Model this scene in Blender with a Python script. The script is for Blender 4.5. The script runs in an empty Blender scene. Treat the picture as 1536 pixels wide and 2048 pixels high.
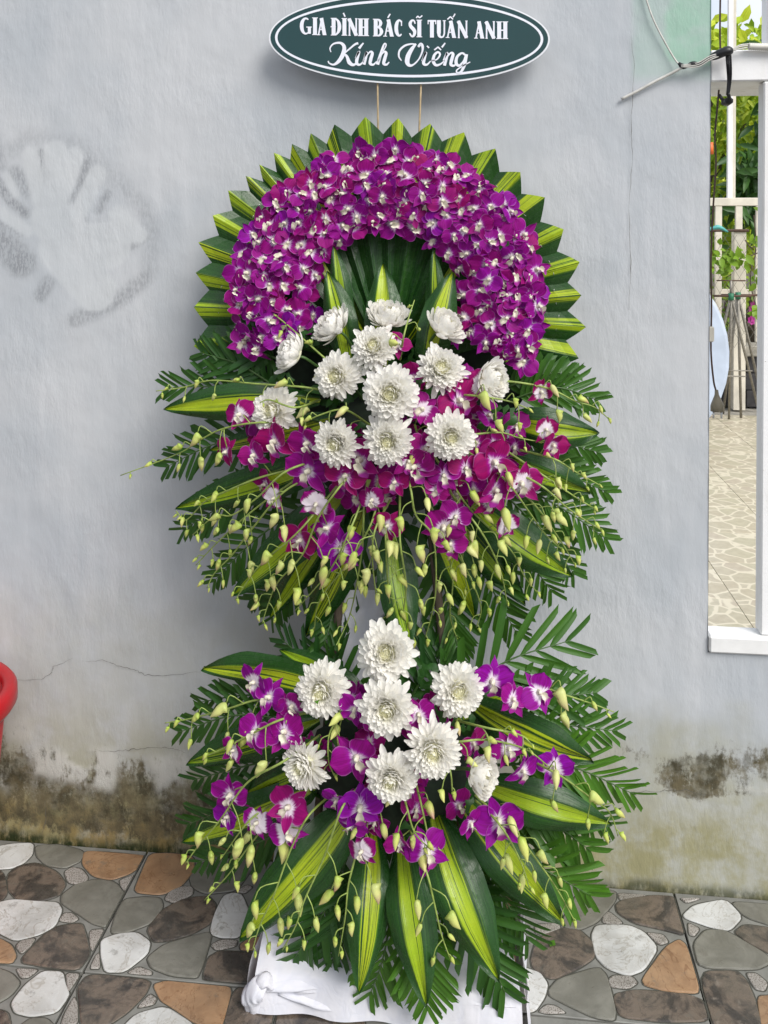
import bpy, math, random
import numpy as np
from mathutils import Matrix, Vector
random.seed(7); RNG = np.random.RandomState(5)
R_ = math.radians
sc = bpy.context.scene
col = sc.collection

# ------------------------------------------------------------ camera, sky, sun, exposure
FPX, YAW, PITCH, HOR, CD, CH = 1800.0, R_(6.25), R_(0.8), 450.0, 2.05, 1.49
cam = bpy.data.cameras.new('camera'); camo = bpy.data.objects.new('camera', cam); col.objects.link(camo)
camo.location = (0, -CD, CH); camo.rotation_euler = (R_(90) - PITCH, 0, YAW)
cam.sensor_fit = 'HORIZONTAL'; cam.sensor_width = 36.0; cam.lens = 36.0 * FPX / 1536
PY0 = HOR + FPX * math.tan(PITCH)
cam.shift_y = (PY0 - 1024) / 1536
cam.clip_start = 0.05; cam.clip_end = 800
sc.camera = camo

SUN_EL, SUN_AZ = 42.0, 42.0          # azimuth: degrees towards +x measured from -y (the side the camera is on)
world = bpy.data.worlds.new('World'); sc.world = world; world.use_nodes = True
wn = world.node_tree.nodes; wl = world.node_tree.links; wn.clear()
sky = wn.new('ShaderNodeTexSky'); sky.sky_type = 'NISHITA'; sky.sun_disc = False
sky.sun_elevation = R_(SUN_EL); sky.sun_rotation = R_(180 - SUN_AZ); sky.dust_density = 2.5; sky.air_density = 1.0; sky.ozone_density = 1.0
bgn = wn.new('ShaderNodeBackground'); bgn.inputs[1].default_value = 0.085
won = wn.new('ShaderNodeOutputWorld')
# broken bright cloud over the whole sky
tcw = wn.new('ShaderNodeTexCoord'); nzw = wn.new('ShaderNodeTexNoise'); nzw.inputs['Scale'].default_value = 2.2; nzw.inputs['Detail'].default_value = 6; nzw.inputs['Roughness'].default_value = .6
mrw = wn.new('ShaderNodeMapRange'); mrw.interpolation_type = 'SMOOTHSTEP'; mrw.inputs[1].default_value = .34; mrw.inputs[2].default_value = .56; mrw.inputs[3].default_value = .25
mxw = wn.new('ShaderNodeMix'); mxw.data_type = 'RGBA'; mxw.inputs[7].default_value = (5.2, 5.45, 5.9, 1)
wl.new(tcw.outputs['Generated'], nzw.inputs['Vector']); wl.new(nzw.outputs[0], mrw.inputs[0]); wl.new(mrw.outputs[0], mxw.inputs[0]); wl.new(sky.outputs[0], mxw.inputs[6]); wl.new(mxw.outputs[2], bgn.inputs[0])
wl.new(bgn.outputs[0], won.inputs[0])
sun = bpy.data.lights.new('sun', 'SUN'); sun.energy = 1.5; sun.angle = R_(32); sun.color = (1.0, 0.965, 0.92)
suno = bpy.data.objects.new('sun', sun); col.objects.link(suno)
sd = Vector((math.sin(R_(SUN_AZ)) * math.cos(R_(SUN_EL)), -math.cos(R_(SUN_AZ)) * math.cos(R_(SUN_EL)), math.sin(R_(SUN_EL))))
suno.rotation_euler = sd.to_track_quat('Z', 'Y').to_euler(); suno.location = (3, -4, 6)
sc.view_settings.view_transform = 'Standard'; sc.view_settings.look = 'None'
sc.view_settings.exposure = 1.12; sc.view_settings.gamma = 1
sc.view_settings.use_curve_mapping = False
sc.render.engine = 'CYCLES'
try:
    sc.cycles.max_bounces = 7; sc.cycles.transparent_max_bounces = 6; sc.cycles.use_denoising = True
except Exception: pass

# ------------------------------------------------------------ where a point of the photograph stands in the place
_F = np.array([-math.sin(YAW) * math.cos(PITCH), math.cos(YAW) * math.cos(PITCH), -math.sin(PITCH)])
_R = np.array([math.cos(YAW), math.sin(YAW), 0.0]); _U = np.cross(_R, _F); _C = np.array([0, -CD, CH])
def ray(x, y): return _F + _R * (x - 768) / FPX - _U * (y - PY0) / FPX
def W(x, y, t=0.0):                       # point t metres in front of the wall
    r = ray(x, y); return Vector(_C + r * ((-t - _C[1]) / r[1]))
def G(x, y, z=0.0):                       # point on the floor
    r = ray(x, y); return Vector(_C + r * ((z - _C[2]) / r[2]))
def proj(X, Y, Z):
    dx, dy, dz = X - _C[0], Y - _C[1], Z - _C[2]
    d = dx * _F[0] + dy * _F[1] + dz * _F[2]
    return 768 + FPX * (dx * _R[0] + dy * _R[1]) / d, PY0 - FPX * (dx * _U[0] + dy * _U[1] + dz * _U[2]) / d

# ------------------------------------------------------------ numpy noise
def vnoise(x, y, seed=0):
    rs = np.random.RandomState(seed); T = rs.rand(256, 256)
    xi = np.floor(x).astype(int); yi = np.floor(y).astype(int); fx = x - xi; fy = y - yi
    fx = fx * fx * (3 - 2 * fx); fy = fy * fy * (3 - 2 * fy)
    a = T[xi % 256, yi % 256]; b = T[(xi + 1) % 256, yi % 256]; c = T[xi % 256, (yi + 1) % 256]; d = T[(xi + 1) % 256, (yi + 1) % 256]
    return (a * (1 - fx) + b * fx) * (1 - fy) + (c * (1 - fx) + d * fx) * fy
def fbm(x, y, o=4, seed=0):
    s = 0; a = 1; n = 0
    for k in range(o): s = s + a * vnoise(x * 2 ** k, y * 2 ** k, seed + k); n += a; a *= .5
    return s / n
def sstep(a, b, x):
    t = np.clip((x - a) / (b - a), 0, 1); return t * t * (3 - 2 * t)

# ------------------------------------------------------------ objects
WM = {}
def tag(o, label=None, cat=None, group=None, kind=None):
    if label: o['label'] = label
    if cat: o['category'] = cat
    if group: o['group'] = group
    if kind: o['kind'] = kind
    return o
def ob(name, me, parent=None, M=None):
    o = bpy.data.objects.new(name, me); col.objects.link(o)
    M = M.copy() if M is not None else Matrix.Identity(4)
    WM[o.name] = M
    if parent is not None:
        o.parent = parent; o.matrix_basis = WM[parent.name].inverted() @ M
    else: o.matrix_basis = M
    return o
def thing(name, loc, label, cat, group=None):
    o = ob(name, None, None, Matrix.Translation(Vector(loc))); return tag(o, label, cat, group)
def mesh(name, v, f, mat, uv=None, smooth=True, attrs=None):
    me = bpy.data.meshes.new(name)
    me.from_pydata([tuple(p) for p in v], [], [tuple(q) for q in f])
    for m in (mat if isinstance(mat, (list, tuple)) else [mat]): me.materials.append(m)
    if uv is not None:
        ul = me.uv_layers.new(name='UVMap'); li = np.empty(len(me.loops), dtype=np.int32); me.loops.foreach_get('vertex_index', li)
        ul.data.foreach_set('uv', np.asarray(uv, dtype=np.float32)[li].ravel())
    if attrs:
        for k, a in attrs.items():
            at = me.attributes.new(k, 'FLOAT', 'POINT'); at.data.foreach_set('value', np.asarray(a, dtype=np.float32).ravel())
    if smooth: me.polygons.foreach_set('use_smooth', [True] * len(me.polygons))
    me.update(); return me
class MB:                                  # collects shapes into one mesh
    def __init__(s): s.v = []; s.f = []; s.uv = []
    def add(s, v, f, uv=None):
        n = len(s.v); s.v += [tuple(p) for p in v]; s.f += [tuple(i + n for i in q) for q in f]
        s.uv += list(uv) if uv is not None else [(0, 0)] * len(v)
    def box(s, a, b):
        x0, y0, z0 = a; x1, y1, z1 = b
        s.add([(x0, y0, z0), (x1, y0, z0), (x1, y1, z0), (x0, y1, z0), (x0, y0, z1), (x1, y0, z1), (x1, y1, z1), (x0, y1, z1)],
              [(0, 3, 2, 1), (4, 5, 6, 7), (0, 1, 5, 4), (1, 2, 6, 5), (2, 3, 7, 6), (3, 0, 4, 7)])
    def bbox(s, a, b, c=.004):              # box with chamfered vertical faces (bevelled all round)
        x0, y0, z0 = a; x1, y1, z1 = b
        v = []
        for z, e in ((z0, c), (z0 + c, 0), (z1 - c, 0), (z1, c)):
            v += [(x0 + e, y0 + c, z), (x0 + c, y0 + e, z), (x1 - c, y0 + e, z), (x1 - e, y0 + c, z), (x1 - e, y1 - c, z), (x1 - c, y1 - e, z), (x0 + c, y1 - e, z), (x0 + e, y1 - c, z)]
        f = [tuple(range(7, -1, -1)), tuple(range(24, 32))]
        for k in range(3):
            for i in range(8): j = (i + 1) % 8; f.append((k * 8 + i, k * 8 + j, k * 8 + 8 + j, k * 8 + 8 + i))
        s.add(v, f)
    def tube(s, pts, r, n=6, cap=True):
        pts = [Vector(p) for p in pts]; rs = r if isinstance(r, (list, tuple)) else [r] * len(pts)
        up = Vector((0.13, -0.2, 1)).normalized(); v = []; f = []
        for i, p in enumerate(pts):
            t = (pts[min(i + 1, len(pts) - 1)] - pts[max(i - 1, 0)]).normalized()
            a = t.cross(up)
            if a.length < 1e-3: a = t.cross(Vector((1, 0, 0)))
            a.normalize(); b = t.cross(a)
            for k in range(n):
                an = 2 * math.pi * k / n; v.append(p + (a * math.cos(an) + b * math.sin(an)) * rs[i])
        for i in range(len(pts) - 1):
            for k in range(n):
                j = (k + 1) % n; f.append((i * n + k, i * n + j, (i + 1) * n + j, (i + 1) * n + k))
        if cap: f.append(tuple(range(n - 1, -1, -1))); f.append(tuple((len(pts) - 1) * n + k for k in range(n)))
        s.add(v, f, [(k / n, i / len(pts)) for i in range(len(pts)) for k in range(n)])
    def make(s, name, mat, parent=None, M=None, smooth=True):
        # vertices are world coordinates; M (or the parent's place) becomes the object's own origin
        if M is None: M = WM[parent.name] if parent is not None else Matrix.Identity(4)
        Mi = M.inverted(); v = [Mi @ Vector(p) for p in s.v]
        return ob(name, mesh(name, v, s.f, mat, uv=s.uv, smooth=smooth), parent, M)
def spline(P, n):                           # Catmull-Rom through points
    P = [Vector(p) for p in P]
    if len(P) == 2: return [P[0].lerp(P[1], k / n) for k in range(n + 1)]
    Q = [P[0] * 2 - P[1]] + P + [P[-1] * 2 - P[-2]]
    out = []; m = len(P) - 1
    for k in range(n + 1):
        u = k / n * m; i = min(int(u), m - 1); t = u - i
        a, b, c, d = Q[i], Q[i + 1], Q[i + 2], Q[i + 3]
        out.append(0.5 * ((2 * b) + (c - a) * t + (2 * a - 5 * b + 4 * c - d) * t * t + (3 * b - a - 3 * c + d) * t ** 3))
    return out
def frame(o, y, z):                         # matrix with Y along y and Z near z
    y = Vector(y).normalized(); x = y.cross(Vector(z)); x.normalize(); z = x.cross(y)
    M = Matrix.Identity(4)
    for i in range(3): M[i][0] = x[i]; M[i][1] = y[i]; M[i][2] = z[i]; M[i][3] = o[i]
    return M
def frame_z(o, z, roll=0.0):                # matrix with Z along z, Y as near up as it goes, rolled
    z = Vector(z).normalized(); x = Vector((0, 0, 1)).cross(z)
    if x.length < 1e-3: x = Vector((1, 0, 0))
    x.normalize(); y = z.cross(x); M = Matrix.Identity(4)
    for i in range(3): M[i][0] = x[i]; M[i][1] = y[i]; M[i][2] = z[i]; M[i][3] = o[i]
    return M @ Matrix.Rotation(roll, 4, 'Z')

# ------------------------------------------------------------ materials
class N:                                    # small node-expression helper
    def __init__(s, name):
        s.m = bpy.data.materials.new(name); s.m.use_nodes = True; s.t = s.m.node_tree; s.t.nodes.clear()
        s.out = s.t.nodes.new('ShaderNodeOutputMaterial')
    def n(s, typ, **k):
        nd = s.t.nodes.new(typ)
        for a, b in k.items(): setattr(nd, a, b)
        return nd
    def put(s, sock, v):
        if hasattr(v, 'is_output'): s.t.links.new(v, sock)
        elif isinstance(v, (tuple, list)): sock.default_value = (*v, 1.0)[:len(sock.default_value)] if len(v) == 3 and len(sock.default_value) == 4 else v
        else: sock.default_value = v
    def math(s, op, a, b=0.0, c=0.0, clamp=False):
        nd = s.n('ShaderNodeMath', operation=op, use_clamp=clamp); s.put(nd.inputs[0], a); s.put(nd.inputs[1], b); s.put(nd.inputs[2], c); return nd.outputs[0]
    def step(s, x, a, b, lo=0.0, hi=1.0):
        nd = s.n('ShaderNodeMapRange', interpolation_type='SMOOTHSTEP'); s.put(nd.inputs[0], x)
        for i, v in enumerate((a, b, lo, hi)): s.put(nd.inputs[i + 1], v)
        return nd.outputs[0]
    def mix(s, f, a, b, mode='MIX'):
        nd = s.n('ShaderNodeMix', data_type='RGBA', blend_type=mode); s.put(nd.inputs[0], f); s.put(nd.inputs[6], a); s.put(nd.inputs[7], b); return nd.outputs[2]
    def noise(s, vec, scale, detail=3.0, rough=.55, dist=0.0):
        nd = s.n('ShaderNodeTexNoise'); s.put(nd.inputs['Vector'], vec); nd.inputs['Scale'].default_value = scale; nd.inputs['Detail'].default_value = detail
        nd.inputs['Roughness'].default_value = rough; nd.inputs['Distortion'].default_value = dist; return nd.outputs[0]
    def voro(s, vec, scale, feat='F1', out=0):
        nd = s.n('ShaderNodeTexVoronoi', feature=feat); s.put(nd.inputs['Vector'], vec); nd.inputs['Scale'].default_value = scale; return nd.outputs[out]
    def coord(s, w='Object'): return s.n('ShaderNodeTexCoord').outputs[w]
    def pos(s): return s.n('ShaderNodeNewGeometry').outputs['Position']
    def scl(s, v, x, y, z):
        nd = s.n('ShaderNodeVectorMath', operation='MULTIPLY'); s.put(nd.inputs[0], v); nd.inputs[1].default_value = (x, y, z); return nd.outputs[0]
    def addv(s, a, b):
        nd = s.n('ShaderNodeVectorMath', operation='ADD'); s.put(nd.inputs[0], a); s.put(nd.inputs[1], b); return nd.outputs[0]
    def sep(s, v):
        nd = s.n('ShaderNodeSeparateXYZ'); s.put(nd.inputs[0], v); return nd.outputs
    def attr(s, name): return s.n('ShaderNodeAttribute', attribute_name=name).outputs['Fac']
    def uv(s): return s.n('ShaderNodeUVMap').outputs[0]
    def info(s): return s.n('ShaderNodeObjectInfo')
    def bump(s, h, strength=.5, dist=.002):
        nd = s.n('ShaderNodeBump'); s.put(nd.inputs['Height'], h); nd.inputs['Strength'].default_value = strength; nd.inputs['Distance'].default_value = dist; return nd.outputs[0]
    def bsdf(s, color, rough=.6, normal=None, spec=.5, trans=0.0, tcol=None, metal=0.0, sss=0.0, coat=0.0):
        b = s.n('ShaderNodeBsdfPrincipled'); s.put(b.inputs['Base Color'], color); s.put(b.inputs['Roughness'], rough); s.put(b.inputs['Specular IOR Level'], spec)
        b.inputs['Metallic'].default_value = metal; b.inputs['Coat Weight'].default_value = coat
        if sss: b.inputs['Subsurface Weight'].default_value = sss; b.inputs['Subsurface Scale'].default_value = .004
        if normal is not None: s.put(b.inputs['Normal'], normal)
        o = b.outputs[0]
        if trans:
            t = s.n('ShaderNodeBsdfTranslucent'); s.put(t.inputs[0], tcol if tcol is not None else color)
            mx = s.n('ShaderNodeMixShader'); mx.inputs[0].default_value = trans; s.t.links.new(o, mx.inputs[1]); s.t.links.new(t.outputs[0], mx.inputs[2]); o = mx.outputs[0]
        s.t.links.new(o, s.out.inputs[0]); return s.m
def simple(name, c, rough=.6, nscale=30, amt=.25, **k):
    n = N(name); nz = n.noise(n.coord(), nscale, 4)
    f = n.step(nz, .3, .7); d = tuple(x * (1 - amt) for x in c)
    return n.bsdf(n.mix(f, d, c), rough, n.bump(nz, .2, .001), **k)

def m_wall():
    n = N('painted_plaster'); p = n.pos(); s = n.scl(p, 1, 1, .35)
    fine = n.noise(s, 190, 3, .6); mid = n.noise(s, 46, 4, .6); big = n.noise(p, 2.2, 3)
    cl = n.mix(n.step(big, .35, .65), (.41, .438, .468), (.495, .511, .53))
    cl = n.mix(n.step(n.noise(n.scl(p, 9, 9, 1.2), 2.0, 5), .45, .75, 0, .25), cl, (.60, .61, .63))
    # overspray, warm grey speckle
    sp = n.attr('spray'); grit = n.step(n.noise(s, 230, 2, .7), .36, .62)
    cl = n.mix(n.math('MULTIPLY', sp, n.math('MULTIPLY_ADD', grit, .5, .3), clamp=True), cl, (.19, .20, .215))
    cl = n.mix(n.math('MULTIPLY', n.attr('ghost'), .30), cl, (.60, .625, .63))
    gr = n.attr('green'); cl = n.mix(n.math('MULTIPLY', gr, n.step(n.noise(p, 14, 4), .25, .55, .55, 1.0)), cl, (.30, .47, .38))
    ol = n.attr('olive'); w1 = n.step(n.noise(p, 9, 6, .65), .3, .62)
    cl = n.mix(n.math('MULTIPLY', ol, n.math('MULTIPLY_ADD', w1, .6, .4), clamp=True), cl, (.285, .27, .15))
    oc = n.attr('ochre'); w4 = n.step(n.noise(p, 15, 7, .7), .38, .6)
    cl = n.mix(n.math('MULTIPLY', oc, n.math('MULTIPLY_ADD', w4, .65, .3), clamp=True), cl, (.23, .165, .055))
    di = n.attr('dirt'); w2 = n.noise(n.scl(p, 1, 1, .45), 34, 9, .72); w3 = n.noise(p, 110, 4, .7)
    th = n.math('ADD', n.math('MULTIPLY', w2, .75), n.math('MULTIPLY', w3, .25))
    lim = n.math('SUBTRACT', .74, n.math('MULTIPLY', di, .42))
    dm = n.math('MULTIPLY', n.step(th, lim, n.math('ADD', lim, .17)), n.step(n.noise(p, 22, 6, .7), .30, .60, .45, 1.0))
    cl = n.mix(n.math('MULTIPLY', dm, n.step(di, .02, .2)), cl, n.mix(w4, (.05, .044, .024), (.12, .10, .055)))
    pe = n.attr('peel'); cl = n.mix(n.math('MULTIPLY', pe, n.step(w2, .66, .52)), cl, (.48, .48, .44))
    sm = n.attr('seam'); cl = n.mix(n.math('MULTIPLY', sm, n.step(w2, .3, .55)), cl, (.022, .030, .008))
    h = n.math('ADD', n.math('MULTIPLY', fine, .35), n.math('ADD', mid, n.math('MULTIPLY', dm, -.5)))
    return n.bsdf(cl, n.math('SUBTRACT', .62, n.math('MULTIPLY', sp, .2)), n.bump(n.math('MULTIPLY', h, n.step(n.noise(p, 4, 4), .3, .7, .25, 1.2)), .50, .0042), spec=.35)
def m_leaf():
    n = N('striped_leaf'); uv = n.sep(n.uv()); oi = n.info()
    rnd = oi.outputs['Random']
    cmb = n.n('ShaderNodeCombineXYZ'); n.put(cmb.inputs[0], n.math('MULTIPLY', uv[0], 26)); n.put(cmb.inputs[1], n.math('MULTIPLY', uv[1], .7)); n.put(cmb.inputs[2], n.math('MULTIPLY', rnd, 50))
    st = n.noise(cmb.outputs[0], 1.0, 3, .6)
    cmb2 = n.n('ShaderNodeCombineXYZ'); n.put(cmb2.inputs[0], n.math('MULTIPLY', uv[0], 90)); n.put(cmb2.inputs[1], uv[1])
    vein = n.noise(cmb2.outputs[0], 1.0, 1)
    d = n.math('ABSOLUTE', n.math('MULTIPLY_ADD', uv[0], 2.0, n.math('MULTIPLY_ADD', rnd, .16, -1.08)))
    core = n.step(d, n.math('MULTIPLY_ADD', rnd, .12, .24), .43, 1.0, 0.0)
    streak = n.step(n.math('ADD', st, n.math('MULTIPLY', d, -.14)), .36, .47)
    lime = n.math('MULTIPLY', core, streak)
    soft = n.math('MULTIPLY', n.step(d, .25, .75, 1, 0), n.step(st, .5, .66))
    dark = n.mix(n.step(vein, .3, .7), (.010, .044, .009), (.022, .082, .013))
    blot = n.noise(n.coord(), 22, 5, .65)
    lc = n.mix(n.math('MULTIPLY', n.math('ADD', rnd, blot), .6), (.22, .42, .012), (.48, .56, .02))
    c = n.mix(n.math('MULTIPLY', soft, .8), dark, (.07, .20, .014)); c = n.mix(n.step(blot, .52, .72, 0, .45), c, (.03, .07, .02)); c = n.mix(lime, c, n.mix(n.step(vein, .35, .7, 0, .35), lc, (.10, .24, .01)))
    wet = n.step(n.noise(n.coord(), 90, 4), .52, .64, .26, .50)
    return n.bsdf(c, wet, n.bump(vein, .35, .0012), spec=.38, trans=.12, tcol=c)
def m_palm(name='palm_leaf', a=(.016, .074, .012), b=(.085, .23, .014)):
    n = N(name); uv = n.sep(n.uv()); oi = n.info()
    cmb = n.n('ShaderNodeCombineXYZ'); n.put(cmb.inputs[0], n.math('MULTIPLY', uv[0], 40)); n.put(cmb.inputs[1], uv[1]); n.put(cmb.inputs[2], n.math('MULTIPLY', oi.outputs['Random'], 30))
    v = n.noise(cmb.outputs[0], 1, 2)
    cc = n.n('ShaderNodeSeparateColor'); n.put(cc.inputs[0], oi.outputs['Color'])
    c = n.mix(cc.outputs[0], a, b); c = n.mix(n.step(v, .35, .7, 0, .4), c, n.mix(.5, a, (.01, .03, .01)))
    return n.bsdf(c, .45, n.bump(v, .3, .001), spec=.4, trans=.24, tcol=n.mix(.5, c, (.16, .34, .02)))
def m_orchid():
    n = N('orchid_petal'); uv = n.sep(n.uv()); oi = n.info()
    cc = n.n('ShaderNodeSeparateColor'); n.put(cc.inputs[0], oi.outputs['Color'])
    cmb = n.n('ShaderNodeCombineXYZ'); n.put(cmb.inputs[0], n.math('MULTIPLY', uv[0], 16)); n.put(cmb.inputs[1], n.math('MULTIPLY', uv[1], 1.4)); n.put(cmb.inputs[2], n.math('MULTIPLY', oi.outputs['Random'], 30))
    st = n.noise(cmb.outputs[0], 1, 2)
    u = n.math('ABSOLUTE', n.math('MULTIPLY_ADD', uv[0], 2, -1))
    base = n.mix(cc.outputs[0], (.33, .001, .115), (.27, .002, .38))
    base = n.mix(n.step(st, .35, .65, 0, .5), base, (.17, .001, .10))
    vv = n.math('ADD', uv[1], n.math('MULTIPLY_ADD', st, .30, -.15))
    pale = n.step(vv, n.math('MULTIPLY_ADD', cc.outputs[1], .6, .06), n.math('MULTIPLY_ADD', cc.outputs[1], .5, .30), 1, 0)
    mid = n.step(vv, .15, .46, 1, 0)
    c = n.mix(n.math('MULTIPLY', mid, .5), base, (.44, .015, .55)); c = n.mix(pale, c, (.84, .76, .84))
    edge = n.math('MULTIPLY', n.step(u, .88, 1.0), n.step(uv[1], .2, .4, 0, .42)); c = n.mix(edge, c, (.66, .28, .66))
    back = n.n('ShaderNodeNewGeometry').outputs['Backfacing']
    c = n.mix(n.math('MULTIPLY', back, .12), c, (.75, .45, .72))
    return n.bsdf(c, .62, n.bump(st, .4, .0015), spec=.22, trans=.25, tcol=c)
def m_lip():
    n = N('orchid_lip'); uv = n.sep(n.uv()); st = n.noise(n.coord(), 300, 3)
    c = n.mix(n.step(n.math('ADD', uv[1], n.math('MULTIPLY_ADD', st, .2, -.1)), .45, .7), (.80, .76, .62), (.36, .02, .30))
    return n.bsdf(c, .45, None, spec=.4, trans=.15)
def m_mum():
    n = N('white_petal'); uv = n.sep(n.uv()); oi = n.info()
    cc = n.n('ShaderNodeSeparateColor'); n.put(cc.inputs[0], oi.outputs['Color'])
    cmb = n.n('ShaderNodeCombineXYZ'); n.put(cmb.inputs[0], n.math('MULTIPLY', uv[0], 9)); n.put(cmb.inputs[1], uv[1]); st = n.noise(cmb.outputs[0], 1, 1)
    c = n.mix(n.step(uv[1], .0, .65, 1, 0), (.97, .955, .91), (.92, .92, .74)); c = n.mix(cc.outputs[0], c, (.90, .88, .50))
    return n.bsdf(c, .5, n.bump(st, .3, .001), spec=.25, trans=.45, tcol=c)
def m_bud():
    n = N('orchid_bud'); uv = n.sep(n.uv()); oi = n.info()
    cc = n.n('ShaderNodeSeparateColor'); n.put(cc.inputs[0], oi.outputs['Color'])
    nz = n.noise(n.coord(), 60, 3)
    c = n.mix(n.step(uv[1], 0, .45, 1, 0), (.60, .66, .16), (.36, .50, .07))
    bl = n.math('MULTIPLY', cc.outputs[0], n.step(n.math('ADD', uv[1], n.math('MULTIPLY_ADD', nz, .5, -.25)), .35, .9))
    c = n.mix(bl, c, (.46, .16, .20)); c = n.mix(cc.outputs[1], c, (.68, .64, .34))
    return n.bsdf(c, .42, n.bump(nz, .2, .001), spec=.4, trans=.15, tcol=c)
def m_stone(kind):
    n = N('stone_' + kind); p = n.pos(); oi = n.info(); o2 = n.addv(p, n.scl(oi.outputs['Location'], 9, 7, 3))
    a = n.noise(o2, 14, 7, .65, 1.2); b = n.noise(o2, 45, 6, .7); v = n.noise(o2, 6, 4, .6, 3.5)
    vein = n.step(n.math('ABSOLUTE', n.math('SUBTRACT', v, .5)), 0.0, .018, 1, 0)
    if kind == 'white': c = n.mix(n.step(a, .3, .75), (.62, .63, .62), (.50, .495, .47)); c = n.mix(n.math('MULTIPLY', vein, .55), c, (.30, .27, .22)); r = .26
    elif kind == 'grey': c = n.mix(n.step(a, .3, .7), (.215, .21, .18), (.14, .137, .115)); c = n.mix(n.step(b, .6, .75, 0, .4), c, (.30, .29, .25)); r = .42
    elif kind == 'orange': c = n.mix(n.step(a, .35, .7), (.38, .235, .13), (.26, .15, .08)); c = n.mix(n.math('MULTIPLY', vein, .6), c, (.17, .08, .035)); r = .42
    elif kind == 'dark':
        c = n.mix(n.step(a, .40, .58), (.045, .039, .035), (.15, .118, .092)); c = n.mix(n.step(b, .58, .72, 0, .6), c, (.27, .23, .19)); c = n.mix(n.math('MULTIPLY', vein, .4), c, (.03, .025, .02)); r = .35
    else:
        s = n.voro(p, 260); b2 = n.noise(p, 420, 2); c = n.mix(n.step(b2, .50, .60), (.36, .34, .31), (.13, .105, .09)); c = n.mix(n.step(s, .10, .16, .7, 0), c, (.06, .05, .045)); r = .6
    g = n.noise(p, 5, 5); c = n.mix(n.step(g, .45, .75, 0, .45), c, (.10, .095, .075)); c = n.mix(n.step(n.noise(p, 26, 8, .75), .56, .66, 0, .5), c, (.13, .12, .10))
    return n.bsdf(c, n.step(b, .3, .7, r - .16, r + .06), n.bump(b, .3, .0015), spec=.5, coat=.35)
def m_far_tile():
    n = N('beige_printed_tile'); p = n.coord()
    w = n.n('ShaderNodeTexNoise'); n.put(w.inputs['Vector'], p); w.inputs['Scale'].default_value = 9
    sc_ = n.n('ShaderNodeVectorMath', operation='SCALE'); n.put(sc_.inputs[0], w.outputs[1]); sc_.inputs['Scale'].default_value = .045
    e = n.voro(n.addv(n.scl(p, 1, 1, 0), sc_.outputs[0]), 10.5, 'DISTANCE_TO_EDGE'); cellv = n.voro(n.addv(n.scl(p, 1, 1, 0), sc_.outputs[0]), 10.5, 'F1', 1)
    c = n.mix(n.step(n.noise(p, 30, 4), .3, .7), (.44, .39, .28), (.50, .45, .33)); c = n.mix(.015, c, cellv)
    c = n.mix(n.step(e, .035, .075, 1, 0), c, (.66, .60, .46))
    return n.bsdf(c, .35, n.bump(e, .1, .001), spec=.5)

M = dict(wall=m_wall(), leaf=m_leaf(), palm=m_palm(), orchid=m_orchid(), lip=m_lip(), mum=m_mum(), bud=m_bud(), far_tile=m_far_tile(),
         stem=simple('spray_stem', (.30, .40, .09), .5, 80, .35), rachis=simple('frond_stalk', (.06, .13, .03), .5, 80),
         foam=simple('wet_foam', (.010, .022, .010), .9, 60, .5), wood=simple('raw_wood', (.42, .28, .15), .7, 40, .35),
         bamboo=simple('bamboo_stick', (.55, .42, .24), .55, 60, .3), steel=simple('staple_steel', (.7, .7, .7), .3, 50, .1, metal=.8),
         white=simple('white_paint', (.80, .80, .79), .5, 12, .12), cream=simple('cream_paint', (.74, .69, .58), .55, 10, .18),
         sill=simple('sill_paint', (.78, .78, .77), .6, 25, .1), board=simple('foam_board', (.78, .80, .84), .4, 50, .05),
         signgreen=simple('laminated_green', (.008, .048, .050), .2, 4, .12, coat=.06), print=simple('white_print', (.80, .82, .90), .3, 50, .04),
         red=simple('red_plastic', (.44, .004, .009), .35, 8, .15), black=simple('black_tape', (.008, .009, .012), .4, 60, .3),
         brown=simple('brown_cable', (.085, .045, .03), .45, 60, .3), plug=simple('plug_plastic', (.22, .19, .13), .5, 60, .2),
         conduit=simple('conduit_plastic', (.68, .66, .60), .5, 50, .15), wire=simple('white_wire', (.58, .57, .53), .5, 50, .2),
         blockwall=simple('dark_block', (.045, .043, .045), .7, 18, .5), concrete=simple('concrete', (.36, .34, .29), .85, 22, .35),
         iron=simple('dull_iron', (.30, .28, .24), .45, 60, .35, metal=.4), rust=simple('rusty_iron', (.10, .055, .035), .7, 60, .4),
         grout=simple('grout', (.23, .23, .21), .5, 25, .25), under=simple('joint_dirt', (.012, .014, .009), .9, 60, .4),
         bark=simple('tree_bark', (.13, .10, .07), .9, 30, .4), soil=simple('earth', (.10, .085, .055), .95, 8, .4),
         teal=simple('teal_plastic', (.10, .42, .40), .5, 30, .2), orange=simple('orange_plastic', (.75, .16, .03), .5, 30, .2),
         crack=simple('crack_line', (.13, .125, .11), .9, 60, .4), greentape=simple('green_wire', (.02, .16, .08), .5, 30, .2))
def m_chip(name, c):
    n = N(name); p = n.pos(); a = n.noise(p, 38, 8, .75); b = n.noise(n.scl(p, 1, 1, .3), 12, 5)
    k = n.mix(n.step(b, .45, .75, 0, .35), c, (.48, .44, .36)); k = n.mix(n.step(a, .66, .69), k, (.20, .15, .10))
    return n.bsdf(k, .55, n.bump(a, .35, .002))
M['white'] = m_chip('white_paint_chipped', (.80, .80, .80)); M['tabletop'] = simple('pale_laminate', (.46, .53, .64), .4, 6, .2); M['shade_wall'] = simple('grey_plaster', (.30, .31, .33), .8, 14, .2); M['shade_ring'] = simple('painted_shade_ring', (.075, .075, .06), .7, 90, .4)  # last colour is painted shade for the outlines of the floor stones
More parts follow.
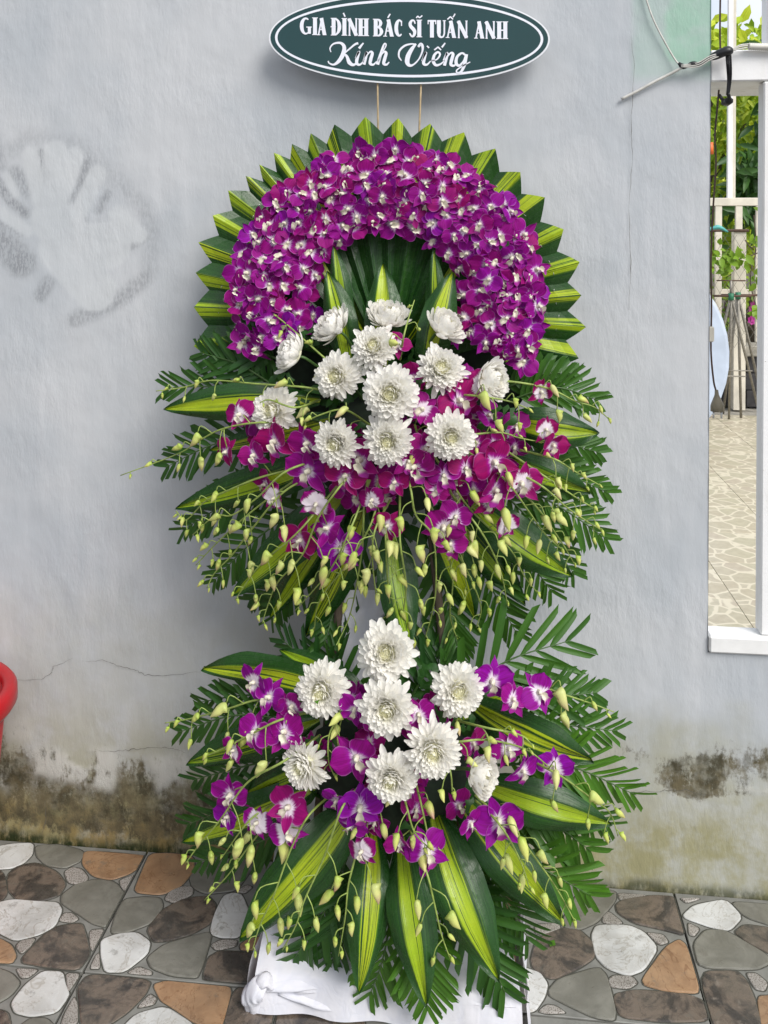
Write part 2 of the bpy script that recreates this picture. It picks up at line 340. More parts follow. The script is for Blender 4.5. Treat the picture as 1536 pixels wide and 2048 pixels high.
M['tree1'] = m_palm('sunlit_leaf', (.25, .45, .02), (.62, .70, .04)); M['tree2'] = m_palm('broad_leaf', (.02, .07, .015), (.07, .17, .03))
M['shrub'] = m_palm('shrub_leaf', (.12, .28, .02), (.40, .52, .04)); M['flowerpink'] = simple('pink_petal', (.65, .04, .42), .5, 60, .2)
def m_cloth():
    n = N('white_nonwoven'); p = n.coord(); w = n.noise(p, 700, 2); f0 = n.noise(n.scl(p, 1, 1, .5), 9, 3, .5, 1.5); f = n.math('ADD', n.math('ABSOLUTE', n.math('SUBTRACT', f0, .5)), n.math('MULTIPLY', n.math('ABSOLUTE', n.math('SUBTRACT', n.noise(p, 24, 2, .5, 1.0), .5)), .5))
    c = n.mix(n.step(f, .0, .2), (.76, .77, .84), (.82, .82, .87))
    return n.bsdf(c, .8, n.bump(n.math('ADD', n.math('MULTIPLY', w, .03), f), .45, .010), spec=.2, trans=.2, tcol=c)
M['cloth'] = m_cloth()
for k in ('white', 'grey', 'orange', 'dark', 'speckled'): M['s_' + k] = m_stone(k)

# ------------------------------------------------------------ ground
ground = ob('ground', mesh('ground', [(-150, -150, -.03), (150, -150, -.03), (150, 300, -.03), (-150, 300, -.03)], [(0, 1, 2, 3)], M['soil'], smooth=False)); tag(ground, kind='structure')

# ------------------------------------------------------------ courtyard floor: tiles with raised stones
TS, TX, TY = 0.4055, -0.7904, -0.3517
FX0, FX1 = TX - 3 * TS, TX + 6 * TS
floor = ob('floor', mesh('floor', [(FX0 - .01, -6, -.012), (FX1 + .01, -6, -.012), (FX1 + .01, .02, -.012), (FX0 - .01, .02, -.012)], [(0, 1, 2, 3)], M['under'], smooth=False)); tag(floor, kind='structure')
def px3(L, ox, oy, s): return [(ox + a / s, oy + b / s) for a, b in L]
A5 = (0, 1250, 2.567); A3 = (340, 1600, 3.2); A4 = (780, 1600, 3.2); A6 = (1100, 1250, 2.567); AP = (0, 0, 1)
ST = [
 ('white', A5, [(-60,1150),(60,1125),(170,1122),(165,1180),(120,1225),(60,1250),(-40,1255)]), ('grey', A5, [(185,1137),(300,1128),(430,1162),(410,1215),(330,1250),(240,1235),(190,1190)]),
 ('orange', A5, [(435,1163),(600,1173),(760,1190),(720,1240),(660,1280),(570,1310),(480,1290),(425,1230)]), ('dark', A5, [(40,1290),(90,1240),(190,1225),(290,1270),(335,1330),(300,1390),(200,1420),(90,1410),(45,1360)]),
 ('dark', A5, [(-40,1270),(0,1260),(25,1290),(40,1380),(0,1425),(-40,1420)]), ('speckled', A5, [(330,1270),(370,1245),(420,1255),(455,1300),(420,1335),(350,1325)]),
 ('speckled', A5, [(615,1310),(690,1285),(712,1300),(660,1385),(620,1345)]), ('grey', A5, [(320,1390),(400,1330),(500,1310),(590,1325),(640,1390),(600,1480),(540,1550),(470,1530),(400,1480),(320,1430)]),
 ('white', A5, [(-40,1440),(60,1412),(200,1422),(290,1427),(315,1465),(280,1545),(200,1590),(80,1620),(0,1580),(-40,1560)]), ('speckled', A5, [(300,1520),(330,1480),(370,1480),(405,1510),(370,1530)]),
 ('dark', A5, [(100,1730),(230,1590),(300,1550),(420,1535),(440,1600),(460,1690),(400,1770),(250,1755)]), ('speckled', A5, [(460,1570),(540,1562),(480,1680),(460,1650)]),
 ('speckled', A5, [(80,1650),(110,1620),(185,1610),(150,1660),(110,1690)]), ('orange', A5, [(-60,1620),(0,1612),(60,1645),(85,1700),(60,1738),(-60,1730)]),
 ('orange', A5, [(770,1178),(900,1175),(990,1195),(995,1260),(930,1340),(830,1385),(690,1370),(730,1270)]), ('grey', A5, [(640,1410),(740,1400),(820,1405),(835,1450),(780,1530),(650,1580),(570,1580),(600,1480)]),
 ('speckled', A5, [(845,1410),(870,1370),(930,1345),(985,1345),(990,1385),(900,1430)]), ('dark', AP, [(296,1858),(323,1823),(366,1799),(415,1794),(431,1812),(421,1847),(381,1869),(340,1881),(308,1883)]),
 ('white', A5, [(520,1620),(600,1590),(700,1580),(770,1630),(755,1690),(640,1780),(540,1780),(520,1700)]), ('speckled', A5, [(490,1700),(510,1685),(515,1765),(460,1765)]),
 ('grey', AP, [(296,1916),(331,1889),(415,1866),(422,1875),(402,1937),(393,1956),(343,1951),(304,1936)]), ('speckled', A5, [(650,1790),(710,1755),(780,1780),(775,1800)]),
 ('grey', A5, [(-40,1755),(60,1790),(105,1840),(60,1900),(-40,1960)]), ('speckled', A5, [(80,1765),(200,1770),(150,1810),(110,1815)]),
 ('white', A5, [(60,1940),(130,1850),(220,1780),(320,1785),(335,1850),(355,1900),(290,1990),(160,2010),(80,1990)]), ('speckled', A5, [(340,1790),(415,1792),(350,1890),(340,1840)]),
 ('dark', A5, [(400,1870),(450,1805),(560,1800),(770,1830),(740,1900),(650,1990),(560,2050),(420,2060),(410,1950)]), ('speckled', A5, [(330,2000),(380,1910),(400,1950),(400,2050),(310,2060)]),
 ('orange', AP, [(308,1971),(335,1963),(402,1969),(457,1975),(460,1987),(440,2060),(387,2045),(343,2014),(323,2002)]), ('speckled', A5, [(700,1970),(770,1895),(805,1920),(790,1950)]),
 ('white', AP, [(242,2060),(273,2029),(331,2013),(387,2050),(384,2070)]), ('grey', A5, [(100,2060),(160,2020),(240,2020),(290,2070)]), ('dark', A5, [(-30,1970),(40,1990),(60,2060),(-30,2060)]),
 ('grey', A3, [(130,490),(220,400),(360,380),(560,380),(480,500),(420,580),(230,600),(150,560)]), ('speckled', A3, [(0,620),(60,560),(140,560),(150,590),(80,640),(5,660)]),
 ('white', A3, [(260,830),(280,740),(340,620),(400,600),(460,610),(520,760),(440,880),(330,880),(270,860)]), ('speckled', A3, [(420,590),(490,545),(530,560),(480,600)]),
 ('speckled', A3, [(260,930),(330,895),(430,900),(420,940),(300,965)]), ('dark', A3, [(220,1110),(250,1010),(320,970),(500,980),(620,1000),(600,1185),(400,1165),(220,1150)]),
 ('orange', A3, [(450,930),(500,890),(640,870),(720,900),(640,960),(460,965)]), ('dark', A3, [(400,1250),(440,1205),(540,1208),(660,1335),(640,1450),(340,1450)]), ('dark', A3, [(690,1340),(1230,1400),(1240,1470),(680,1470)]),
 ('grey', A4, [(1100,780),(1200,600),(1300,570),(1440,590),(1440,650),(1330,780),(1220,830),(1130,820)]), ('speckled', A4, [(930,800),(1080,790),(1090,830),(980,870),(930,850)]),
 ('dark', A4, [(905,1020),(940,900),(1060,830),(1200,830),(1300,920),(1305,1010),(1200,1080),(1040,1150),(920,1080)]), ('white', A4, [(820,1060),(870,1080),(960,1110),(1010,1180),(990,1260),(930,1350),(830,1360),(800,1200)]),
 ('grey', A4, [(1020,1220),(1080,1150),(1330,1075),(1385,1130),(1440,1340),(1430,1410),(1300,1390),(1130,1310),(1030,1260)]), ('speckled', A4, [(950,1355),(1000,1312),(1060,1320),(1130,1368),(1000,1370)]),
 ('white', A6, [(215,1600),(240,1545),(400,1545),(480,1580),(550,1660),(480,1770),(400,1800),(290,1760),(235,1700)]), ('speckled', A6, [(270,1500),(300,1470),(375,1530),(340,1540),(270,1530)]),
 ('dark', A6, [(340,1440),(380,1412),(520,1392),(640,1398),(688,1595),(560,1560),(430,1530),(350,1480)]), ('speckled', A6, [(345,1377),(500,1388),(440,1418),(360,1415)]),
 ('speckled', A6, [(490,1580),(580,1590),(610,1630),(560,1645)]), ('orange', A6, [(475,1820),(590,1660),(660,1620),(700,1650),(760,1850),(755,1890),(600,1880),(490,1850)]),
 ('speckled', A6, [(300,1820),(330,1800),(420,1805),(450,1840),(400,1870),(310,1860)]), ('dark', A6, [(330,1900),(450,1875),(700,1900),(780,1930),(808,2035),(600,2040),(360,2015)]),
 ('white', A6, [(685,1490),(740,1440),(900,1410),(985,1500),(920,1570),(830,1555),(700,1510)]), ('grey', A6, [(925,1422),(1150,1438),(1150,1550),(1000,1500)]),
 ('speckled', A6, [(665,1403),(780,1406),(700,1430)]), ('speckled', A6, [(705,1530),(770,1560),(740,1600),(712,1590)]), ('grey', A6, [(740,1640),(800,1570),(900,1570),(1119,1700),(1119,1740),(1050,1770),(770,1760)]),
 ('dark', A6, [(945,1580),(1000,1540),(1150,1560),(1150,1700),(1010,1630)]), ('dark', A6, [(775,1785),(960,1780),(1010,1830),(1050,1920),(1090,2070),(830,2070)]),
 ('speckled', A6, [(1005,1790),(1060,1790),(1119,1840),(1100,1880),(1050,1870)]), ('orange', A6, [(1060,1910),(1150,1905),(1150,2070),(1085,2070)]),
]
def chaikin(P, n=2):
    for _ in range(n):
        Q = []
        for i in range(len(P)):
            a = P[i]; b = P[(i + 1) % len(P)]; Q += [(a[0] * .84 + b[0] * .16, a[1] * .84 + b[1] * .16), (a[0] * .16 + b[0] * .84, a[1] * .16 + b[1] * .84)]
        P = Q
    return P
def clip_half(P, nx, ny, d):                 # keep nx*x+ny*y <= d
    out = []
    for i in range(len(P)):
        a = P[i]; b = P[(i + 1) % len(P)]; da = nx * a[0] + ny * a[1] - d; db = nx * b[0] + ny * b[1] - d
        if da <= 0: out.append(a)
        if da * db < 0: t = da / (da - db); out.append((a[0] + (b[0] - a[0]) * t, a[1] + (b[1] - a[1]) * t))
    return out
def area(P): return .5 * sum(P[i][0] * P[(i + 1) % len(P)][1] - P[(i + 1) % len(P)][0] * P[i][1] for i in range(len(P)))
def cen(P): return (sum(p[0] for p in P) / len(P), sum(p[1] for p in P) / len(P))
tiles = {}
def tile_of(x, y): return (math.floor((x - TX) / TS), math.floor((y - TY) / TS))
def get_tile(k):
    if k in tiles: return tiles[k]
    g = .0022; x0 = TX + k[0] * TS + g; x1 = x0 + TS - 2 * g; y0 = TY + k[1] * TS + g; y1 = min(y0 + TS - 2 * g, -.004)
    if y1 - y0 < .02: return None
    b = MB(); b.bbox((x0, y0, -.011), (x1, y1, 0), .0012)
    o = b.make('floor_tile', M['grout'], floor, Matrix.Translation(((x0 + x1) / 2, (y0 + y1) / 2, 0)), smooth=False)
    tiles[k] = (o, x0, x1, y0, y1); return tiles[k]
def put_stone(kind, P, k=None):
    c = cen(P); k = k or tile_of(*c); T = get_tile(k)
    if not T: return
    o, x0, x1, y0, y1 = T
    for h in ((-1, 0, -x0), (1, 0, x1), (0, -1, -y0), (0, 1, y1)): P = clip_half(P, *h)
    if len(P) < 3 or abs(area(P)) < 1e-4: return
    if area(P) < 0: P = P[::-1]
    c = cen(P); z = .0022 + random.uniform(-.0003, .0004); n = len(P)
    def ins(q, d):
        L = math.hypot(q[0] - c[0], q[1] - c[1]) or 1; s = max(0, 1 - d / L); return (c[0] + (q[0] - c[0]) * s, c[1] + (q[1] - c[1]) * s)
    v = [(*q, -.001) for q in P] + [(*ins(q, .0013), z * .75) for q in P] + [(*ins(q, .0035), z) for q in P]
    f = [tuple(range(2 * n, 3 * n))]
    for r in range(2):
        for i in range(n): j = (i + 1) % n; f.append((r * n + i, r * n + j, (r + 1) * n + j, (r + 1) * n + i))
    cc = Vector((c[0], c[1], 0)); b = MB(); b.add(v, f); nf = len(f)
    gv = [(*q, .0004) for q in P] + [(*ins(q, -.0026), .0003) for q in P]; b.add(gv, [(i, n + i, n + (i + 1) % n, (i + 1) % n) for i in range(n)])  # thin dark ring standing in for the shadow line round the stone
    so_ = b.make('stone', [M['s_' + kind], M['shade_ring']], o, Matrix.Translation(cc), smooth=False)
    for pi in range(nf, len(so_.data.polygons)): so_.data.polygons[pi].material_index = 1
traced = []
for kind, (ox, oy, s), L in ST:
    P = [tuple(G(*q)[:2]) for q in px3(L, ox, oy, s)]
    c_ = cen(P); P = [(c_[0] + (x - c_[0]) * 1.05, c_[1] + (y - c_[1]) * 1.05) for x, y in P]; P = chaikin(P, 2); traced.append(P); put_stone(kind, P)
bpts = [p for P in traced for p in P]
def inside(P, x, y):
    r = False; j = len(P) - 1
    for i in range(len(P)):
        if (P[i][1] > y) != (P[j][1] > y) and x < (P[j][0] - P[i][0]) * (y - P[i][1]) / (P[j][1] - P[i][1]) + P[i][0]: r = not r
        j = i
    return r
sites = []
for i in range(-9, 17):
    for j in range(-12, 1):
        x = TX + i * .135 + random.uniform(-.045, .045) + (j % 2) * .05; y = -.06 + j * .125 + random.uniform(-.04, .04)
        if FX0 + .02 < x < FX1 - .02 and y < -.01: sites.append((x, y))
sites = [s for s in sites if not any(inside(P, *s) for P in traced) and all((s[0] - q[0]) ** 2 + (s[1] - q[1]) ** 2 > .0007 for q in bpts)]
for s in sites:
    k = tile_of(*s); P = [(s[0] - .12, s[1] - .12), (s[0] + .12, s[1] - .12), (s[0] + .12, s[1] + .12), (s[0] - .12, s[1] + .12)]
    others = [q for q in sites if q != s and abs(q[0] - s[0]) < .25 and abs(q[1] - s[1]) < .25] + [q for q in bpts if abs(q[0] - s[0]) < .2 and abs(q[1] - s[1]) < .2]
    for q in others:
        nx, ny = q[0] - s[0], q[1] - s[1]; L = math.hypot(nx, ny); nx /= L; ny /= L
        P = clip_half(P, nx, ny, nx * (s[0] + q[0]) / 2 + ny * (s[1] + q[1]) / 2 - .0045)
        if len(P) < 3: break
    if len(P) < 3 or abs(area(P)) < .0006: continue
    x0 = TX + k[0] * TS + .006; y0 = TY + k[1] * TS + .006
    for h in ((-1, 0, -x0), (1, 0, x0 + TS - .012), (0, -1, -y0), (0, 1, y0 + TS - .012)): P = clip_half(P, *h)
    if len(P) < 3: continue
    kind = random.choices(['white', 'grey', 'orange', 'dark', 'speckled'], [3, 3, 2, 3, .5])[0] if abs(area(P)) > .003 else 'speckled'
    put_stone(kind, chaikin(P, 2), k)
for i in range(-3, 6):
    for j in range(-8, 1): get_tile((i, j))

# ------------------------------------------------------------ wall
XO = 0.4975; ZS0 = W(1470, 1306).z; ZS1 = W(1470, 1270).z; WT = .045; WTOP = 2.55; XR = 2.4; XL = -3.2
ZBB = W(1430, 163).z; ZBT = W(1430, 100).z; XJ = W(1523, 1100).x
def axis(lo, hi, f0, f1, fine, coarse):
    a = list(np.arange(lo, f0, coarse)) + list(np.arange(f0, f1, fine)) + list(np.arange(f1, hi, coarse)) + [hi]; return a
xs = axis(XL, XR, -1.22, .72, .006, .1); xs = sorted(set([round(x, 5) for x in xs if abs(x - XO) > .003] + [XO]))
zs = axis(-.02, WTOP, 0, 2.06, .006, .1); zs = sorted(set([round(z, 5) for z in zs if abs(z - ZS0) > .003] + [round(ZS0, 5)])); ZS0 = round(ZS0, 5)
X, Z = np.meshgrid(np.array(xs), np.array(zs)); nx_, nz_ = len(xs), len(zs)
PXa, PYa = proj(X, 0 * X, Z)
relief = (fbm(X * 9 + 50, Z * 6 + 50, 4, 3) - .5) * .004 + (fbm(X * 40 + 50, Z * 22 + 50, 3, 9) - .5) * .0014
def capsule(L, r, soft):
    d = np.full(X.shape, 1e9)
    for (x0, y0), (x1, y1) in zip(L[:-1], L[1:]):
        dx, dy = x1 - x0, y1 - y0; t = np.clip(((PXa - x0) * dx + (PYa - y0) * dy) / (dx * dx + dy * dy), 0, 1)
        d = np.minimum(d, np.hypot(PXa - x0 - t * dx, PYa - y0 - t * dy))
    return 1 - sstep(r - soft * .3, r + soft, d)
def polymask(L, soft=3):
    m = np.zeros(X.shape, bool); j = len(L) - 1
    for i in range(len(L)):
        (xi, yi), (xj, yj) = L[i], L[j]
        with np.errstate(divide='ignore', invalid='ignore'):
            c = ((yi > PYa) != (yj > PYa)) & (PXa < (xj - xi) * (PYa - yi) / (yj - yi + 1e-9) + xi)
        m ^= c; j = i
    m = m.astype(float)
    for _ in range(3):
        for ax in (0, 1): m = (np.roll(m, 1, ax) + 2 * m + np.roll(m, -1, ax)) / 4
    return m
spray = np.zeros(X.shape)
for L, r, s, a in [
    ([(25,300),(55,278),(90,275),(120,288),(155,292),(180,318),(218,345),(252,378),(286,412),(302,455),(306,500),(298,535)], 7, 26, .30),
    ([(84,308),(94,345)], 8, 9, .85), ([(90,345),(80,408)], 4, 8, .55), ([(176,322),(162,372),(128,428)], 6, 9, .62), ([(216,388),(198,420)], 5, 9, .55),
    ([(32,345),(58,382)], 9, 14, .55), ([(-10,352),(18,398),(52,428)], 6, 9, .7), ([(-20,432),(10,452),(46,470)], 3, 6, .5), ([(-20,470),(20,500),(44,525)], 20, 22, .7),
    ([(160,448),(170,441)], 3, 6, .5), ([(205,515),(250,500),(292,478)], 4, 8, .6), ([(82,592),(98,565)], 8, 14, .55), ([(150,640),(200,618),(252,590),(292,556)], 10, 16, .55), ([(-10,280),(0,330)], 8, 18, .4),
    ([(8,345),(30,385)], 1, 3, 0)]:
    spray = np.maximum(spray, a * capsule(L, r, s))
nn = fbm(X * 14 + 30, Z * 14 + 30, 4, 21); nb = fbm(X * 5 + 30, Z * 5 + 30, 4, 31)
spray *= 1.0 + .5 * nn
ghost = np.zeros(X.shape)
for L, r in (([(62, 312), (80, 400)], 15), ([(112, 305), (112, 410)], 22), ([(150, 312), (110, 425)], 16), ([(196, 348), (150, 440)], 15), ([(14, 352), (32, 388)], 5), ([(-5, 420), (55, 462)], 9), ([(110, 440), (160, 500), (215, 490)], 45), ([(236, 430), (276, 470)], 16), ([(120, 500), (190, 580)], 40)): ghost = np.maximum(ghost, capsule(L, r, 7))
spray = spray * (1 - .8 * ghost * (fbm(X * 3 + 9, Z * 3 + 9, 2, 77) > -1)) + .0
green = sstep(1318, 1350, PXa + (nn - .5) * 40) * sstep(150, 128, PYa + .35 * (1420 - PXa) * .4 + (nn - .5) * 30)
green = np.maximum(green, .4 * sstep(1255, 1275, PXa) * sstep(175, 140, PYa))
left = sstep(700, 520, PXa + (nb - .5) * 160); right = 1 - left
yy = PYa - (PXa * .078) + (nb - .5) * 70        # height above the floor line in pixels, floor at 1682
dl = .92 * sstep(1470, 1590, yy) * sstep(1665, 1615, yy) + .36 * sstep(1375, 1450, yy) * sstep(1610, 1560, yy) * sstep(420, 200, PXa) + .15 * sstep(1420, 1500, yy) + .40 * sstep(1610, 1640, yy)
dl += .3 * sstep(.5, .62, nb) * sstep(1480, 1560, yy) * sstep(1650, 1620, yy)
dl *= .7 + .6 * nn
dl = np.maximum(dl, .55 * capsule([(0, 1400), (20, 1480)], 30, 45))
dl = np.maximum(dl, .8 * polymask([(243, 1512), (292, 1505), (312, 1590), (300, 1632), (238, 1615)]) * sstep(.25, .5, nn + .1))
dr = .92 * capsule([(1395, 1565), (1440, 1535), (1560, 1525)], 20, 75) + .6 * capsule([(1240, 1505), (1330, 1540), (1400, 1550)], 18, 42) + .3 * sstep(1560, 1590, PYa) * sstep(1600, 1588, PYa)
dr += .45 * sstep(1740, 1790, PYa - (PXa - 1200) * .078) + .35 * capsule([(1425, 1318), (1560, 1322)], 5, 12) + .25 * sstep(165, 172, PYa) * sstep(200, 178, PYa) * sstep(1245, 1265, PXa)
dr *= .72 + .75 * nn
dirt = np.clip(left * dl + right * dr, 0, 1)
ochre = np.clip(left * (sstep(1560, 1640, yy) * .95) + right * sstep(1655, 1690, yy) * .45, 0, 1)
olive = np.clip(left * (.42 * sstep(1330, 1520, yy) + .35 * sstep(1500, 1600, yy) + .26 * sstep(1100, 1300, PYa)) + right * (.62 * sstep(1470, 1610, yy + (nn - .5) * 90) + .62 * sstep(1270, 1450, yy + (nn - .5) * 140)), 0, 1)
peel = polymask([(60, 1500), (235, 1498), (238, 1530), (226, 1583), (180, 1570), (130, 1562), (95, 1552), (60, 1545), (72, 1530)]) * sstep(.33, .42, nn + .03) + polymask([(298, 1512), (385, 1508), (388, 1560), (318, 1588)]) * sstep(.42, .55, nn)
peel = np.clip(peel, 0, 1) + .8 * (1 - left) * capsule([(1460, 1545), (1480, 1570), (1530, 1575)], 8, 8) * sstep(.4, .5, nn) + .6 * polymask([(-5, 1440), (62, 1438), (64, 1480), (-5, 1482)])
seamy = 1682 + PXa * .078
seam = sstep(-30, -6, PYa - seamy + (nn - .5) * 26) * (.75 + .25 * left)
relief += peel * .0016 - .002 * np.clip(dirt - .5, 0, 1) + sstep(1262, 1258, PXa) * 0
V = np.stack([X, -np.abs(relief) * 0 - relief, Z], -1).reshape(-1, 3)
V[:, 1] -= .002
F = []
XA = np.array(xs); ZA = np.array(zs)
keep = ~((XA[:-1, None] >= XO - 1e-5) & (ZA[None, :-1] >= ZS0 - 1e-5))
for i in range(nx_ - 1):
    for j in range(nz_ - 1):
        if keep[i, j]: a = j * nx_ + i; F.append((a, a + 1, a + nx_ + 1, a + nx_))
at = dict(ghost=ghost, spray=spray, green=green, dirt=dirt, ochre=ochre, olive=olive, peel=np.clip(peel, 0, 1), seam=seam)
V = [tuple(p) for p in V]; nV = len(V)
def extra(q):                                # a plain quad of the wall body
    n = len(V); V.extend(q); F.append((n, n + 1, n + 2, n + 3))
extra([(XO, .002, ZS0), (XO, WT, ZS0), (XO, WT, WTOP), (XO, .002, WTOP)])
extra([(XO, -.004, ZS0), (XO, .002, ZS0), (XO, .002, WTOP), (XO, -.004, WTOP)])
extra([(XL, .002, WTOP), (XO, .002, WTOP), (XO, WT, WTOP), (XL, WT, WTOP)])
extra([(XO, .0, ZS0), (XR, .0, ZS0), (XR, WT, ZS0), (XO, WT, ZS0)])
extra([(XO, WT, -.02), (XL, WT, -.02), (XL, WT, WTOP), (XO, WT, WTOP)])
extra([(XR, WT, -.02), (XO, WT, -.02), (XO, WT, ZS0), (XR, WT, ZS0)])
pad = len(V) - nV
attrs = {k: np.concatenate([a.reshape(-1), np.zeros(pad)]) for k, a in at.items()}
wall = ob('wall', mesh('wall', V, F, M['wall'], attrs=attrs)); tag(wall, kind='structure')
tag(wall)
def ribbon(px, t, w0, name, mat, parent, jag=2.0, n=6):
    P = []
    for (a, b) in zip(px[:-1], px[1:]):
        for k in range(n): P.append((a[0] + (b[0] - a[0]) * k / n + random.uniform(-jag, jag) * .5, a[1] + (b[1] - a[1]) * k / n + random.uniform(-jag, jag)))
    P.append(px[-1]); Q = [W(x, y, t) for x, y in P]; v = []; f = []
    for i, q in enumerate(Q):
        tg = (Q[min(i + 1, len(Q) - 1)] - Q[max(0, i - 1)]).normalized(); s = tg.cross(Vector((0, -1, 0))); ww = w0 * random.uniform(.4, 1.1) * math.sin(math.pi * (i + .6) / (len(Q) + .2)) ** .5
        v += [q + s * ww, q - s * ww]
    for i in range(len(Q) - 1): f.append((2 * i, 2 * i + 1, 2 * i + 3, 2 * i + 2))
    b = MB(); b.add(v, f); return b.make(name, mat, parent, Matrix.Translation(Q[0]), smooth=False)
for L in ([(18,1358),(80,1360),(103,1346),(106,1334),(145,1317)], [(163,1322),(205,1321),(240,1333),(268,1338),(290,1350),(330,1350),(402,1344)], [(190,1500),(228,1503),(262,1500),(300,1494),(345,1496),(372,1506)],
          [(1262,1584),(1320,1582),(1372,1580),(1420,1592)], [(1262,70),(1268,130),(1262,252),(1265,312),(1257,420)], [(1257,420),(1262,520),(1258,620)], [(90,1600),(92,1640),(84,1672)], [(1498,1290),(1540,1296)]):
    ribbon(L, .0065, .0006, 'crack', M['crack'], wall)
sw = MB(); sw.bbox((-2.06, -4.6, -.01), (-1.94, -.006, 2.9), .004); swo = sw.make('added_shade_wall', M['shade_wall'], None, Matrix.Translation((-2, -2, 0)), smooth=False); tag(swo, kind='structure')  # unseen wall added to keep sky light off the left side
# sill, beam, posts of the opening
b = MB(); b.bbox((XO + .001, -.012, ZS0 + .002), (XR, WT, ZS1), .004); sill = b.make('window_sill', M['sill'], wall, Matrix.Translation((XO, 0, ZS0)), smooth=False)
lint = MB(); lint.bbox((XO + .001, .001, ZBB), (XR, .24, ZBT), .003)
beam = lint.make('crossbeam', M['white'], wall, Matrix.Translation((XO, 0, ZBB)), smooth=False)
post = MB(); post.bbox((XJ, .002, ZS1 + .001), (XJ + .12, .044, ZBB - .001), .003); post.bbox((XJ + .006, .002, ZBT + .001), (XJ + .12, .044, WTOP), .003)
post.make('jamb_post', M['white'], wall, Matrix.Translation((XJ, 0, 1)), smooth=False)

# ------------------------------------------------------------ yard beyond the opening
yard = ob('yard_floor', mesh('yard_floor', [(-3.2, .03, -.014), (5, .03, -.014), (5, 9, -.014), (-3.2, 9, -.014)], [(0, 1, 2, 3)], M['concrete'], smooth=False)); tag(yard, kind='structure')
tb = MB(); tb.bbox((-.199, -.199, -.010), (.199, .199, 0), .0012)
tme = mesh('yard_tile', tb.v, tb.f, M['far_tile'], smooth=False)
YA = 0.13
for i in range(-2, 9):
    for j in range(0, 13):
        ob('yard_tile', tme, yard, Matrix.Translation((.40 + .4 * i, .25 + .4 * j, -.001)) @ Matrix.Rotation(random.choice((0, 1, 2, 3)) * math.pi / 2, 4, 'Z'))
YB = 5.55                                     # back boundary
def WB(x, y, d): return W(x, y, -d)
lw = thing('low_block_wall', (1.7, YB, 0), 'low dark block wall with pale concrete ledge behind the tripod stands', 'wall')
zl0 = WB(1460, 712, YB).z; zl1 = WB(1460, 690, YB).z
for r in range(3):
    for c_ in range(12):
        bb = MB(); h = zl0 / 3; x0 = -.8 + c_ * .42 + (r % 2) * .21; bb.bbox((x0 + .004, YB + .01 + random.uniform(0, .006), r * h + .003), (x0 + .416, YB + .15, (r + 1) * h - .003), .004)
        bb.make('block', M['blockwall'], lw, Matrix.Translation((x0, YB, r * h)), smooth=False)
bb = MB(); bb.bbox((-.8, YB - .03, zl0), (4.5, YB + .2, zl1), .01); bb.make('ledge', M['concrete'], lw, smooth=False)
fe = thing('slat_fence', (1.7, YB + .25, zl1), 'white slatted fence with flat top rail in front of the garden trees', 'fence')
zt0 = WB(1460, 412, YB + .25).z; zt1 = WB(1460, 396, YB + .25).z
bb = MB(); bb.bbox((-.8, YB + .2, zt0), (4.5, YB + .27, zt1), .004); bb.make('top_rail', M['cream'], fe, smooth=False)
zm = WB(1460, 590, YB + .25).z
bb = MB(); bb.bbox((-.8, YB + .24, zm), (4.5, YB + .27, zm + .05), .004); bb.make('lower_rail', M['cream'], fe, smooth=False)
x = -.7
while x < 4.4:
    bb = MB(); bb.bbox((x, YB + .205, zl1), (x + .055, YB + .235, zt0 - .001), .003); bb.make('slat', M['cream'], fe, smooth=False); x += .165
pp = WB(1479, 600, YB - .1)
gp = thing('fence_post', (pp.x, YB - .1, 0), 'stout cream post standing behind the tripod stands at the netting', 'post')
bb = MB(); bb.bbox((pp.x - .05, YB - .12, 0), (pp.x + .045, YB - .04, WB(1479, 460, YB - .1).z), .004); bb.make('post_shaft', M['cream'], gp, smooth=False)
bb = MB(); bb.tube([(pp.x - .6, YB - .13, WB(1479, 461, YB - .1).z), (pp.x + .06, YB - .13, WB(1479, 461, YB - .1).z)], .012); bb.make('pipe_arm', M['rust'], gp)
# chain-link netting
nt = thing('wire_netting', (1.6, YB - .16, zl1), 'thin diamond wire netting stretched before the slat fence', 'netting'); bb = MB()
zA, zB = zl1, WB(1460, 470, YB).z
for k in range(-14, 60):
    x0 = -.4 + k * .075; h = zB - zA
    for sgn in (1, -1):
        xa = x0; xb = x0 + sgn * h * .6
        bb.tube([(xa, YB - .16 - .002 * sgn, zA), (xb, YB - .16 - .002 * sgn, zB)], .0016, 3, False)
o = bb.make('mesh_wires', M['iron'], nt); o['kind'] = 'stuff'
# square post standing nearer
q0 = WB(1456, 397, YB + .2); q1 = WB(1466, 397, YB + .2); q2 = WB(1472, 397, YB + .2)
ap = thing('awning_post', (q0.x, YB + .22, q0.z), 'slim square white post with shaded side coloured tan standing on the fence top rail', 'post')
bb = MB(); bb.bbox((q0.x, YB + .21, zt1), (q1.x, YB + .25, 4.2), .002); bb.make('post_tube', M['white'], ap, smooth=False)
bb = MB(); bb.bbox((q1.x, YB + .215, zt1), (q2.x, YB + .25, 4.2), .002); bb.make('shaded_side', M['cream'], ap, smooth=False)  # darker colour of this strip stands for the post's unlit side
